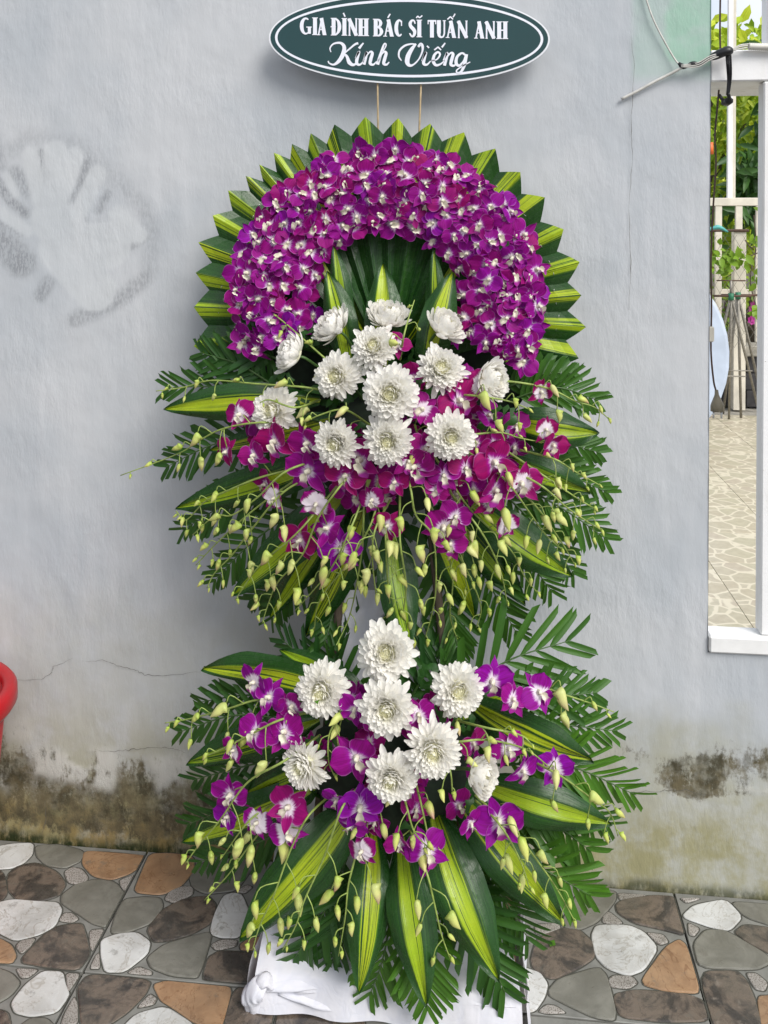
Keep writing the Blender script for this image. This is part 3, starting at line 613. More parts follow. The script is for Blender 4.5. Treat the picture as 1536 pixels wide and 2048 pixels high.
# the tube stops on a bracket above the yard: cross rail it stands on
# tripod easels
def easel(apex, feet, lab, top):
    A = WB(*apex); t = thing('tripod_stand', (A.x, A.y, 0), lab, 'stand', 'folded metal tripod stands')
    for (fx, fy, dd) in feet:
        Fp = G(fx, fy); Fp = Vector((Fp.x, Fp.y, .004)); bb = MB(); bb.tube([A + (Fp - A) * -.01, Fp], .010, 6); bb.make('leg', M['iron'], t)
    bb = MB(); bb.tube([A + Vector((-.12, 0, .0)), A + Vector((.14, 0, .0))], .008, 6); bb.make('top_bar', M['rust'], t)
    if top: bb = MB(); bb.tube([A, A + Vector((0, 0, .11))], .009, 6); bb.make('spike', M['iron'], t); bb = MB(); bb.tube([A + Vector((-.1, 0, .11)), A + Vector((.1, 0, .11))], .005, 6); bb.make('cross_piece', M['rust'], t)
    bb = MB(); bb.tube([A + Vector((0, 0, -.03)), A + Vector((0, 0, .02))], .02, 8); bb.make('collar', M['greentape'], t)
    z2 = A.z * .42; bb = MB(); bb.tube([Vector((A.x - .17, A.y - .02, z2)), Vector((A.x + .10, A.y - .02, z2))], .005, 5); bb.make('brace', M['iron'], t)
easel((1462, 592, 4.6), [(1405, 835, 0), (1458, 838, 0), (1520, 832, 0)], 'metal tripod stand with green collar and spiked top, left of its pair', True)
easel((1476, 590, 4.9), [(1446, 828, 0), (1482, 836, 0), (1530, 822, 0), (1418, 826, 0)], 'metal tripod stand with short rusty bar, right of its pair', False)
# folded round table leaning behind pillar
c0 = WB(1262, 700, 3.6); tt = thing('folded_round_table', (c0.x, 3.6, 0), 'round pale bluish tabletop leaning on its edge behind the pillar', 'table'); bb = MB()
rr = .585; v = []; f = []
for lay, (yo, r2) in enumerate(((0, .97), (.006, 1), (.022, 1), (.03, .97))):
    for k in range(40): a = 2 * math.pi * k / 40; v.append((c0.x + rr * r2 * math.cos(a), 3.6 + yo - rr * .22 * math.sin(a) * -1, c0.z + rr * 1.05 * r2 * math.sin(a)))
f = [tuple(range(39, -1, -1)), tuple(range(120, 160))]
for l in range(3):
    for k in range(40): j = (k + 1) % 40; f.append((l * 40 + k, l * 40 + j, l * 40 + 40 + j, l * 40 + 40 + k))
bb.add(v, f); bb.make('tabletop', M['tabletop'], tt, smooth=False)
for sx in (-.12, .10):
    bb = MB(); bb.tube([(c0.x + sx, 3.64, c0.z + .05), (c0.x + sx * 1.6, 3.75, .005)], .011, 6); bb.make('leg', M['iron'], tt)
bb = MB(); bb.tube([(c0.x - .19, 3.67, .3), (c0.x + .17, 3.67, .3)], .009, 6); bb.make('stretcher', M['iron'], tt)
# things hanging on the fence
bb = MB(); bb.tube(spline([WB(1408, 462, 5.3), WB(1430, 455, 5.3), WB(1440, 455, 5.3), WB(1456, 464, 5.3)], 10), [.006, .012, .016, .016, .02, .02, .018, .016, .014, .01, .006], 5)
tag(bb.make('teal_strap', M['teal'], None, Matrix.Translation(WB(1430, 455, 5.3))), 'teal plastic strap hung along the fence below the top rail', 'strap')
bb = MB(); q = WB(1421, 298, 5.0); bb.tube([q + Vector((0, 0, .05)), q + Vector((0, 0, -.04))], [.02, .024], 10)
tag(bb.make('orange_tube', M['orange'], None, Matrix.Translation(q)), 'small orange tube showing in the leaves beside the pillar edge', 'tube')

# trees
def leafcloud(name, mat, parent, centers, n, ln, wd, droop, seed, tone):
    rs = random.Random(seed); v = []; f = []; uv = []
    for k in range(n):
        c, r = rs.choice(centers); c = Vector(c)
        p = c + Vector((rs.gauss(0, r[0] * .5), rs.gauss(0, r[1] * .5), rs.gauss(0, r[2] * .5)))
        L = ln * rs.uniform(.6, 1.25); d = Vector((rs.uniform(-1, 1), rs.uniform(-1, .6), rs.uniform(-1, 1) - droop)).normalized()
        nrm = Vector((rs.uniform(-.6, .6), -1, rs.uniform(-.2, .9))); F_ = frame(p, d, nrm); w = wd * L
        pts = [(0, 0, 0), (-w * .8, L * .3, .02 * L), (0, L * .33, -.05 * L), (w * .8, L * .3, .02 * L), (-w * .7, L * .66, -.02 * L), (0, L * .7, -.09 * L), (w * .7, L * .66, -.02 * L), (0, L, -.2 * L)]
        i0 = len(v); v += [tuple(F_ @ Vector(q)) for q in pts]; uv += [(.5, 0), (.1, .3), (.5, .3), (.9, .3), (.1, .66), (.5, .66), (.9, .66), (.5, 1)]
        f += [(i0, i0 + 2, i0 + 1), (i0, i0 + 3, i0 + 2), (i0 + 1, i0 + 2, i0 + 5, i0 + 4), (i0 + 2, i0 + 3, i0 + 6, i0 + 5), (i0 + 4, i0 + 5, i0 + 7), (i0 + 5, i0 + 6, i0 + 7)]
    mb = MB(); mb.v = v; mb.f = f; mb.uv = uv; o = mb.make(name, mat, parent); o.color = (tone, 0, 0, 1); return o
def tree(x, y, h, lab, mat, centers, n, ln, wd, droop, seed, layers):
    t = thing('garden_tree', (x, y, 0), lab, 'tree', 'trees beyond the fence')
    bb = MB(); bb.tube(spline([(x, y, -.03), (x + .05, y, h * .3), (x - .06, y + .04, h * .55), (x + .04, y, h * .8)], 12), [.09 - .005 * k for k in range(13)], 8); bb.make('trunk', M['bark'], t)
    for c, r in centers[:6]:
        bb = MB(); bb.tube(spline([(x, y, h * .45), ((x + c[0]) / 2, (y + c[1]) / 2, (h * .5 + c[2]) / 2 - .05), c], 8), [.04 - .003 * k for k in range(9)], 6); bb.make('branch', M['bark'], t)
    for k, tone in enumerate(layers): leafcloud('foliage', mat, t, centers, n // len(layers), ln, wd, droop, seed + k, tone)
T1 = WB(1440, 300, 7.2); T2 = WB(1510, 250, 6.6)
tree(T1.x - .3, 7.4, 3.2, 'bright yellow green sunlit tree beyond the fence, its leaves nearest the pillar', M['tree1'], [((T1.x + dx, 7.4 + dy, z), (.35, .3, .32)) for dx, dy, z in ((-.4, 0, 2.0), (0, .1, 2.3), (.35, 0, 2.6), (-.1, 0, 1.6), (.3, .1, 1.9), (0, 0, 2.9), (-.8, 0, 2.5), (-.6, 0, 3.0), (-1.3, 0, 2.2), (.5, .2, 3.2), (.1, .1, 1.3))], 3000, .13, .20, .3, 3, (.2, .9, .5))
tree(T2.x + .45, 6.7, 3.0, 'dark green long leaved tree at the right behind the slim post', M['tree2'], [((T2.x + dx, 6.7 + dy, z), (.26, .2, .28)) for dx, dy, z in ((.1, 0, 2.05), (.3, 0, 2.5), (.0, 0, 1.75), (.5, 0, 1.9), (.3, 0, 3.0), (.8, 0, 2.4), (1.0, 0, 2.9))], 1100, .20, .16, .7, 13, (.2, .8))
T3 = WB(1500, 600, 6.3)
tree(T3.x + .1, 6.5, 1.2, 'low leafy shrub with pink flowers behind the slat fence', M['shrub'], [((T3.x + dx, 6.5, z), (.25, .15, .16)) for dx, z in ((-.4, .75), (-.1, .95), (.2, .8), (.5, 1.0), (-.7, .95), (-.2, .6))], 700, .08, .28, .2, 23, (.3, .9))
T4 = WB(1460, 200, 12)
tree(T4.x, 12, 4.2, 'hazy pale green tree far off in the garden, behind the others', M['tree1'], [((T4.x + dx, 12, z), (.7, .5, .6)) for dx, z in ((-.8, 2.2), (0, 2.9), (.9, 2.5), (-.3, 3.8), (.8, 3.9), (1.8, 3.2), (-1.8, 3.3), (-1.2, 1.4), (.5, 1.5))], 5200, .24, .30, .3, 33, (.6, 1.0))
sh = thing('potted_shrub', WB(1500, 700, 5.2), 'thin twiggy climber with green leaves crossing before the fence', 'plant')
for L in ([(1530, 500), (1500, 512), (1470, 520), (1445, 525)], [(1536, 470), (1505, 495), (1490, 480)], [(1520, 640), (1500, 560), (1512, 500), (1508, 430)]):
    bb = MB(); bb.tube(spline([WB(x, y, 5.25) for x, y in L], 10), .005, 5); bb.make('twig', M['bark'], sh)
o = leafcloud('foliage', M['shrub'], sh, [(tuple(WB(x, y, 5.2)), (.05, .04, .05)) for x, y in ((1432, 530), (1455, 512), (1463, 520), (1480, 505), (1488, 520), (1440, 515), (1418, 485), (1525, 420), (1518, 560), (1512, 480), (1515, 620), (1455, 535))], 90, .085, .32, .4, 41, .35)
fl = MB()
for x, y in ((1506, 618), (1510, 638), (1504, 640), (1512, 622), (1509, 610)):
    p = WB(x, y, 5.9)
    for k in range(7):
        a = k * .9; F_ = frame(p, (math.cos(a), -.3, math.sin(a)), (0, -1, 0)); fl.add([F_ @ Vector(q) for q in ((0, 0, 0), (-.018, .03, .005), (0, .045, 0), (.018, .03, .005))], [(0, 3, 2, 1)])
fs = thing('pink_blossoms', WB(1508, 625, 5.9), 'two magenta blossoms seen through the fence beside the jamb', 'flower'); fl.make('petals', M['flowerpink'], fs)

# ------------------------------------------------------------ cables at the pillar
def cable(name, px, t, r, mat, lab, cat='cable', n=24):
    P = spline([W(x, y, tt) for (x, y), tt in zip(px, t)], n); bb = MB(); bb.tube(P, r, 7); o = bb.make(name, mat, None, Matrix.Translation(P[0])); return tag(o, lab, cat)
cable('white_cable', [(1285, -25), (1305, 35), (1330, 85), (1352, 122), (1362, 130)], [.010, .012, .012, .014, .02], .0020, M['wire'], 'twin white cable dropping from the top of the wall to the taped joint')
cable('white_cable', [(1243, 198), (1275, 182), (1310, 163), (1340, 148), (1366, 134)], [.010, .011, .012, .014, .02], .0034, M['wire'], 'white cable rising from the wall crack to the taped joint')
tj = thing('taped_cable_joint', W(1420, 118, .02), 'knot of cables bound with black tape across the pillar edge', 'cable')
bb = MB(); bb.tube(spline([W(1357, 126, .018), W(1368, 134, .02), W(1385, 128, .022), W(1400, 128, .022), W(1415, 118, .02), W(1430, 112, .022), W(1448, 104, .028), W(1464, 101, .026)], 28),
                   [.003, .004, .0055, .006, .005, .004, .004, .0055, .006, .006, .005, .004, .0045, .006, .005, .004, .004, .005, .007, .008, .009, .0095, .010, .010, .010, .011, .011, .010, .007], 8); bb.make('tape', M['black'], tj)
for dy in (-4, 0, 4):
    bb = MB(); bb.tube(spline([W(1362, 132 + dy * .4, .024), W(1395, 130 + dy, .027), W(1420, 116 + dy, .03), W(1445, 108 + dy * .5, .03)], 14), .0014, 5); bb.make('wire', M['wire'], tj)
for dy in (-4, -1, 3):
    bb = MB(); bb.tube(spline([W(1462, 102, .025), W(1478, 95 + dy, .02), W(1498, 92 + dy, .012)], 10), .0017, 5); bb.make('wire', M['wire'], tj)
lp = thing('black_cable_loop', W(1458, 140, .016), 'black cable loop hanging from the taped joint over the beam', 'cable')
for dx, dd in ((0, 0), (4, .003), (8, 0)):
    bb = MB(); bb.tube(spline([W(1452 + dx, 100, .022), W(1454 + dx, 130, .02 + dd), W(1456 + dx * .7, 160, .012), W(1454 + dx * .4, 190, .008)], 14), .0021, 6); bb.make('strand', M['black'], lp)
bb = MB(); bb.tube(spline([W(1438, 190, -.03), W(1450, 204, -.02), W(1459, 200, .0), W(1456, 186, .008)], 14), [.004] * 4 + [.009] * 6 + [.004] * 5, 7); bb.make('tail', M['black'], lp)
cd = thing('corrugated_conduit', W(1520, 92, .012), 'ribbed off-white conduit lying along the beam top', 'conduit'); P0 = W(1497, 93, .012); P1 = W(1640, 97, .012)
nr = 70; bb = MB(); bb.tube([P0.lerp(P1, k / nr) for k in range(nr + 1)], [.0085 if k % 2 else .0068 for k in range(nr + 1)], 10); bb.make('ribbed_pipe', M['conduit'], cd)
c1 = cable('brown_cable', [(1441, -30), (1440, 60), (1441, 130), (1436, 200), (1430, 270), (1432, 330), (1426, 420), (1422, 520), (1423, 610), (1422, 700), (1427, 760), (1432, 782)], [-.13] * 12, .0022, M['brown'], 'long brown cable hanging in the opening with a plug at its end', n=60)
pl = thing('power_plug', W(1434, 800, -.13), 'brown two-pin plug dangling at the end of the long cable', 'plug'); bb = MB(); A = W(1433, 780, -.13); B = W(1435, 822, -.13)
bb.tube([A, A.lerp(B, .22), A.lerp(B, .3), A.lerp(B, .5), A.lerp(B, .72), A.lerp(B, 1)], [.004, .005, .0065, .011, .0155, .016], 8); o = bb.make('plug_body', M['plug'], pl)
for s in (-.009, .009): bb = MB(); p = B + Vector((s, 0, 0)); bb.tube([p, p + Vector((0, 0, -.017))], .0024, 6); bb.make('pin', M['steel'], pl)
cable('black_cable', [(1420, 190), (1416, 260), (1414, 340), (1416, 430), (1415, 520), (1418, 600), (1416, 648)], [-.125] * 7, .0022, M['black'], 'thin black cable hanging close along the pillar edge', n=40)
so = thing('cable_socket', W(1415, 672, -.125), 'small cream socket hanging on the black cable by the pillar', 'socket'); bb = MB(); q = W(1415, 668, -.13)
bb.bbox((q.x - .016, q.y - .008, q.z - .018), (q.x + .014, q.y + .008, q.z + .018), .003); bb.make('socket_body', M['cream'], so, smooth=False)
bb = MB(); bb.box((q.x - .004, q.y - .0095, q.z - .005), (q.x, q.y - .0082, q.z + .001)); bb.make('slot', M['black'], so, smooth=False)

# ------------------------------------------------------------ red pail
cp = W(-151, 1393, .22); rc = .188
pail = thing('red_pail', (cp.x, cp.y, 0), 'red plastic pail with thick rolled rim at the left edge', 'pail')
def lathe(prof, n=48):
    v = []; f = []
    for r, z in prof:
        for k in range(n): a = 2 * math.pi * k / n; v.append((cp.x + r * math.cos(a), cp.y + r * math.sin(a), z))
    for i in range(len(prof) - 1):
        for k in range(n): j = (k + 1) % n; f.append((i * n + k, i * n + j, (i + 1) * n + j, (i + 1) * n + k))
    return v, f
zt = cp.z
bb = MB(); bb.add(*lathe([(.002, .004), (.105, .004), (.112, .012), (.150, zt * .6), (rc - .022, zt - .02), (rc - .030, zt - .018), (.144, zt * .6), (.10, .016), (.002, .016)])); bb.make('pail_body', M['red'], pail)
bb = MB(); bb.add(*lathe([(rc - .030, zt - .02), (rc - .032, zt - .004), (rc - .024, zt + .004), (rc - .008, zt + .004), (rc, zt - .006), (rc + .001, zt - .03), (rc - .004, zt - .038), (rc - .008, zt - .03), (rc - .012, zt - .012), (rc - .020, zt - .014)])); bb.make('rim', M['red'], pail)

# ------------------------------------------------------------ SIGN
SG = W(814, 77, .058); sign = thing('sign_board', SG, 'oval dark green board with white lettering above the wreath', 'sign')
hw = (W(1095, 82, .058) - W(533, 82, .058)).length / 2; hh = (W(814, -14, .058) - W(814, 168, .058)).length / 2
RT = Matrix.Rotation(R_(1.8), 4, 'Y')
def ell(a, b, y, n=96, thick=None, inner=None):
    v = []; f = []
    def ring(aa, bb_, yy):
        for k in range(n): t = 2 * math.pi * k / n; q = RT @ Vector((aa * math.cos(t), 0, bb_ * math.sin(t))); v.append((SG.x + q.x, SG.y + yy, SG.z + q.z))
    if inner:
        ring(a, b, y); ring(inner[0], inner[1], y)
        for k in range(n): j = (k + 1) % n; f.append((k, j, n + j, n + k))
    else:
        ring(a, b, y); f.append(tuple(range(n)))
        if thick:
            ring(a, b, y + thick); f.append(tuple(range(2 * n - 1, n - 1, -1)))
            for k in range(n): j = (k + 1) % n; f.append((k, n + k, n + j, j))
    return v, f
px_ = hw / 281
bb = MB(); bb.add(*ell(hw, hh, 0, thick=.006)); bb.make('board', M['board'], sign, smooth=False)
bb = MB(); bb.add(*ell(hw - 3.5 * px_, hh - 3.5 * px_, -.0006)); bb.make('green_face', M['signgreen'], sign, smooth=False)
bb = MB(); bb.add(*ell(hw - 13 * px_, hh - 13 * px_, -.0011, inner=(hw - 18 * px_, hh - 18 * px_))); bb.make('border_line', M['print'], sign, smooth=False)
class Pen:
    def __init__(s): s.mb = MB(); s.k = 0
    def stroke(s, pts, w, closed=False, n=None, t0=.0598):
        if n: pts = [tuple(p)[:2] for p in spline([(a, b_, 0) for a, b_ in pts], n)]
        m = len(pts); ws = w if isinstance(w, list) else [w] * m
        if len(ws) != m: ws = [float(np.interp(i / (m - 1) * (len(ws) - 1), range(len(ws)), ws)) for i in range(m)]
        s.k += 1; v = []; f = []
        for i, p in enumerate(pts):
            a = pts[max(i - 1, 0)]; c = pts[min(i + 1, m - 1)]; dx, dy = c[0] - a[0], c[1] - a[1]; L = math.hypot(dx, dy) or 1; nx, ny = -dy / L * ws[i] / 2, dx / L * ws[i] / 2
            v += [W(380 + (p[0] + nx) / 1.92, (p[1] + ny) / 1.92, t0 + s.k * .00003), W(380 + (p[0] - nx) / 1.92, (p[1] - ny) / 1.92, t0 + s.k * .00003)]
        for i in range(m - 1): f.append((2 * i, 2 * i + 1, 2 * i + 3, 2 * i + 2))
        s.mb.add(v, f)
def base_y(x): return 133 + (x - 422) * (150 - 133) / 798
def glyph(ch, x0, x1, part):
    pen = Pen(); w = x1 - x0; H = 67; yb = base_y((x0 + x1) / 2)
    def P(u, v): return (x0 + u * w, yb - v * H)
    st, th = 15, 7
    def vs(u, a=0., b_=1., sw=st, ser=True):
        pen.stroke([P(u, a), P(u, b_)], sw)
        if ser:
            for e in (a, b_): q = P(u, e + (.02 if e == a else -.02)); pen.stroke([(q[0] - sw * .72, q[1]), (q[0] + sw * .72, q[1])], 3.2)
    def line(a, b_, sw): pen.stroke([P(*a), P(*b_)], sw)
    def arc(cx, cy, rx, ry, a0, a1, ws): pen.stroke([P(cx + rx * math.cos(R_(a)), cy + ry * math.sin(R_(a))) for a in np.linspace(a0, a1, 18)], ws)
    b = {'Đ': 'D', 'Ì': 'I', 'Á': 'A', 'Ĩ': 'I', 'Ấ': 'A'}.get(ch, ch)
    if b == 'I': vs(.5)
    elif b == 'G': arc(.52, .5, .34, .44, 55, 300, [5, 8, 14, 14, 8, 5]); vs(.80, .06, .46, 12, False); line((.55, .44), (.98, .44), 4)
    elif b == 'A': line((.18, .02), (.5, .98), 5.5); line((.47, .98), (.80, .02), 14); line((.27, .32), (.66, .32), 4.5); line((.0, .02), (.36, .02), 3.2); line((.62, .02), (1.0, .02), 3.2)
    elif b == 'D': vs(.26); arc(.36, .5, .46, .46, 90, -90, [5, 8, 14, 14, 8, 5]); line((.26, .96), (.40, .96), 5); line((.26, .04), (.40, .04), 5)
    elif b == 'N': vs(.17, sw=6); vs(.85, sw=6); line((.12, .98), (.86, .02), 14)
    elif b == 'H': vs(.22); vs(.78); line((.2, .5), (.8, .5), 5)
    elif b == 'B': vs(.24); arc(.42, .75, .32, .21, 90, -90, [5, 10, 13, 10, 5]); arc(.42, .27, .40, .24, 90, -90, [5, 10, 14, 10, 5]); line((.24, .96), (.44, .96), 5); line((.24, .51), (.44, .51), 5); line((.24, .04), (.44, .04), 5)
    elif b == 'C': arc(.56, .5, .36, .44, 50, 310, [5, 9, 14, 14, 9, 5]); line((.80, .62), (.80, .92), 4.5)
    elif b == 'S': pen.stroke([P(u, v) for u, v in ((.84, .76), (.72, .93), (.45, .95), (.22, .80), (.28, .62), (.6, .46), (.80, .30), (.70, .10), (.42, .04), (.14, .22))], [5, 6, 8, 12, 13, 14, 13, 10, 7, 5], n=30)
    elif b == 'T': vs(.5, ser=False); line((.05, .95), (.95, .95), 6.5); line((.07, .99), (.07, .76), 4); line((.93, .99), (.93, .76), 4); line((.28, .02), (.72, .02), 3.2)
    elif b == 'U': vs(.22, .24, 1.0, ser=False); vs(.82, .24, 1.0, 6, ser=False); pen.stroke([P(u, v) for u, v in ((.22, .3), (.25, .12), (.45, .03), (.68, .06), (.80, .2), (.82, .3))], [13, 11, 7, 6, 6, 6], n=16); line((.02, .97), (.42, .97), 3.2); line((.64, .97), (1, .97), 3.2)
    if ch == 'Đ': line((-.02, .5), (.46, .5), 5)
    if ch == 'Ì': line((.30, 1.30), (.62, 1.08), 5.5)
    if ch == 'Á': line((.42, 1.07), (.66, 1.30), 5.5)
    if ch == 'Ĩ': pen.stroke([P(u, v) for u, v in ((-.1, 1.10), (.2, 1.2), (.55, 1.12), (1.1, 1.24))], 5, n=12)
    if ch == 'Ấ': line((.16, 1.06), (.46, 1.22), 5); line((.44, 1.22), (.70, 1.06), 5); line((.70, 1.18), (.90, 1.38), 5)
    pen.mb.make('letter', M['print'], part, smooth=False)
for ch, a, b_ in (('G',420,468),('I',470,490),('A',487,524),('Đ',541,581),('Ì',583,603),('N',606,644),('H',647,685),('B',704,742),('Á',742,783),('C',785,819),('S',839,869),('Ĩ',871,890),('T',912,946),('U',948,983),('Ấ',982,1022),('N',1025,1068),('A',1091,1130),('N',1132,1173),('H',1178,1220)):
    glyph(ch, a, b_, sign)
LI = 0
for L in [[([(541,198),(538,182),(552,166),(578,163),(592,178),(588,205),(572,232),(552,246),(534,240),(531,232)], [3,4,5,7,11,13,11,6,4,4]), ([(646,164),(634,168),(612,186),(590,205)], [7,6,5,4]), ([(590,204),(602,214),(612,238),(628,247),(645,236)], [4,8,12,8,3])],
          [([(650,222),(664,196),(656,226),(656,242),(668,246),(683,232)], [3,8,10,9,6,3]), ([(664,184),(681,163)], [8,4])],
          [([(683,232),(697,198),(686,246)], [3,9,9]), ([(688,224),(708,198),(718,202),(712,226),(710,242),(722,246),(735,234)], [3,5,9,10,9,6,3])],
          [([(735,234),(752,200),(766,172),(758,168),(744,210),(733,246)], [3,3,4,5,9,10]), ([(737,224),(756,198),(766,202),(760,226),(757,242),(768,246),(778,236)], [3,5,9,10,9,6,3])],
          [([(812,231),(802,214),(805,192),(824,174),(848,167),(866,168)], [3,5,6,6,5,4]), ([(868,166),(852,186),(838,212),(834,236),(843,249),(858,246),(878,226),(892,196),(893,176),(886,168),(876,178)], [5,11,14,14,9,5,4,5,8,10,6])],
          [([(880,232),(896,198),(888,228),(888,243),(900,246),(914,232)], [3,8,10,9,6,3]), ([(902,180),(906,176)], [9,9])],
          [([(914,232),(936,226),(948,208),(940,198),(926,210),(922,232),(932,248),(950,244),(966,230)], [3,4,6,6,8,10,8,5,3]), ([(926,190),(941,178)], 4.5), ([(940,178),(952,190)], 4.5), ([(955,180),(968,163)], [6,4])],
          [([(966,230),(982,202),(971,250)], [3,9,9]), ([(973,228),(994,202),(1004,206),(998,230),(996,246),(1008,250),(1020,238)], [3,5,9,10,9,6,3])],
          [([(1056,210),(1042,202),(1024,216),(1020,240),(1032,250),(1048,232),(1058,208)], [6,6,8,10,7,4,6]), ([(1060,206),(1052,246),(1040,272),(1026,278),(1022,268),(1044,252),(1074,236)], [9,10,7,5,4,4,3])]]:
    pen = Pen(); dx_ = [0, -15, -18, -13, 0, 10, 12, 6, 2][LI]; LI += 1
    for pts, w in L: pen.stroke([(a + dx_, b_ + 2) for a, b_ in pts], [q * 1.28 for q in w] if isinstance(w, list) else w * 1.2, n=len(pts) * 5 if len(pts) > 2 else None)
    pen.mb.make('letter', M['print'], sign, smooth=False)
for xa, xb in ((754, 757), (846, 836)):
    bb = MB(); bb.tube([W(xa, 60, .045), W(xa + (xb - xa) * .4, 170, .050), W(xb, 330, .108)], .0022, 6); bb.make('bamboo_stick', M['bamboo'], sign)

# ------------------------------------------------------------ FLOWER STAND
def tplane(y): return .115 + (y - 240) / 760 * .10          # how far the leaning stand is from the wall
CU, CL = (780, 900), (785, 1530)
def dome(x, y, base, h):
    if y < 1290: r2 = ((x - CU[0]) / 440) ** 2 + ((y - CU[1]) / (300 if y < CU[1] else 370)) ** 2; b = .215
    else: r2 = ((x - CL[0]) / 450) ** 2 + ((y - CL[1]) / (280 if y < CL[1] else 470)) ** 2; b = .30 + max(0, (y - 1690) / 340) * .125
    return b + base + h * max(0.0, 1 - r2)
stand = thing('flower_stand', (W(775, 1500, .25).x, -.25, 0), 'leaning two-tier flower stand with pleated leaf rim on top and white cloth foot', 'flower stand')
# legs and bars
LT = W(775, 420, .10)
for fx, fy, ft in ((600, 2010, .35), (960, 2015, .35), (775, 1800, .06)):
    g = W(fx, fy, ft); g.z = .006; bb = MB(); bb.tube([g, LT + Vector(((g.x - LT.x) * .12, 0, 0))], .009, 7); bb.make('leg', M['bark'], stand)
for yy_, tt_ in ((900, .17), (1500, .26)):
    bb = MB(); a = W(640, yy_, tt_); b_ = W(915, yy_, tt_); bb.bbox((a.x, a.y - .008, a.z - .012), (b_.x, a.y + .008, a.z + .012), .002); bb.make('crossbar', M['wood'], stand, smooth=False)
# disc behind the pleats
def disc(c, r, th, n=48):
    v = []; f = []
    for d in (0, th):
        for k in range(n): a = 2 * math.pi * k / n; p = W(c[0] + r * math.cos(a), c[1] + r * math.sin(a), tplane(c[1] + r * math.sin(a)) - .028 - d); v.append(p)
    f = [tuple(range(n - 1, -1, -1)), tuple(range(n, 2 * n))] + [(k, (k + 1) % n, n + (k + 1) % n, n + k) for k in range(n)]
    return v, f
bb = MB(); bb.add(*disc((778, 629), 318, .010)); bb.make('backing_disc', M['foam'], stand, smooth=False)
for c, rx, ry, t in ((CU, .16, .13, .215), (CL, .17, .13, .30)):
    q = W(*c, t); bb = MB(); v = []; f = []; n1, n2 = 14, 22
    for i in range(n1 + 1):
        th = math.pi * i / n1
        for k in range(n2): ph = 2 * math.pi * k / n2; s = 1 + random.uniform(-.06, .06); v.append((q.x + rx * math.sin(th) * math.cos(ph) * s, q.y + .085 * math.cos(th) * -s, q.z + ry * math.sin(th) * math.sin(ph) * s))
    for i in range(n1):
        for k in range(n2): j = (k + 1) % n2; f.append((i * n2 + k, (i + 1) * n2 + k, (i + 1) * n2 + j, i * n2 + j))
    bb.add(v, f); bb.make('floral_foam', M['foam'], stand)
# pleated rim
CX, CY, RR = 778, 629, 391
tips = [(388,706),(387,607),(390,548),(400,487),(424,437),(462,380),(492,352),(517,335),(547,308),(582,290),(617,266),(662,249),(727,237),(798,237),(852,244),(930,264),(985,298),(1040,344),(1084,391),(1127,459),(1156,523),(1165,590),(1170,650),(1155,716),(1120,765)]
ang = [math.atan2(CY - y, x - CX) for x, y in tips]; ang = [a + 2 * math.pi if a < -1.2 else a for a in ang]
mids = [(ang[i] + ang[i + 1]) / 2 for i in range(len(ang) - 1)]
mids = [ang[0] + (ang[0] - mids[0])] + mids + [ang[-1] - (mids[-1] - ang[-1])]
VR = [random.uniform(.90, .925) for _ in range(len(ang) + 1)]
for i, a in enumerate(ang):
    x, y = tips[i]; rt = math.hypot(x - CX, y - CY) * random.uniform(.99, 1.01); a0, a1 = mids[i], mids[i + 1]; rv = rt * random.uniform(.905, .928); r0 = 250
    if i == 0: a0 = a + .07
    nr_ = 7; nu = 9; a1 -= .012; rt_n = lambda q: math.hypot(tips[q][0] - CX, tips[q][1] - CY) if 0 <= q < len(tips) else rt
    vr0 = VR[i] * (rt + rt_n(i - 1)) / 2; vr1 = VR[i + 1] * (rt + rt_n(i + 1)) / 2; v = []; uvs = []; f = []
    sh_ = random.uniform(-.25, .25)
    for j in range(nr_):
        s = j / (nr_ - 1)
        for k in range(nu):
            u = k / (nu - 1); e = abs(2 * u - 1); aa = a0 + (a1 - a0) * u
            ro = rt + ((vr0 if u < .5 else vr1) - rt) * e; r = r0 + (ro - r0) * s
            X_, Y_ = CX + r * math.cos(aa), CY - r * math.sin(aa)
            fold = (1 - e) * .019 * (.35 + .65 * s) + .002 * math.sin(9 * s + i)
            v.append(W(X_, Y_, tplane(Y_) - .026 + fold)); uvs.append((min(1, max(0, .5 + (u - .41 - sh_ * .45) * 1.0)), s * .5))
    for j in range(nr_ - 1):
        for k in range(nu - 1): q = j * nu + k; f.append((q, q + 1, q + nu + 1, q + nu))
    bb = MB(); bb.add(v, f, uvs); pc = W(CX + 330 * math.cos(a), CY - 330 * math.sin(a), tplane(CY))
    bb.make('pleated_leaf', M['leaf'], stand, Matrix.Translation(pc), smooth=False)
    for kk in (0,) if i % 4 == 3 else (0, 1):
        a2 = a + (.035 if kk else -.04); r2 = 336 + random.uniform(-4, 5); L = random.uniform(5, 8); dr = a2 + math.pi / 2 + random.uniform(-.3, .3)
        x2, y2 = CX + r2 * math.cos(a2), CY - r2 * math.sin(a2); e = abs(a2 - a) / (abs(a1 - a0) / 2)
        tz = tplane(y2) - .026 + (1 - e) * .019 * .75 + .0035; bb = MB(); bb.tube([W(x2, y2, tz), W(x2 + L * math.cos(dr), y2 - L * math.sin(dr), tz)], .0005, 4); bb.make('staple', M['steel'], stand)
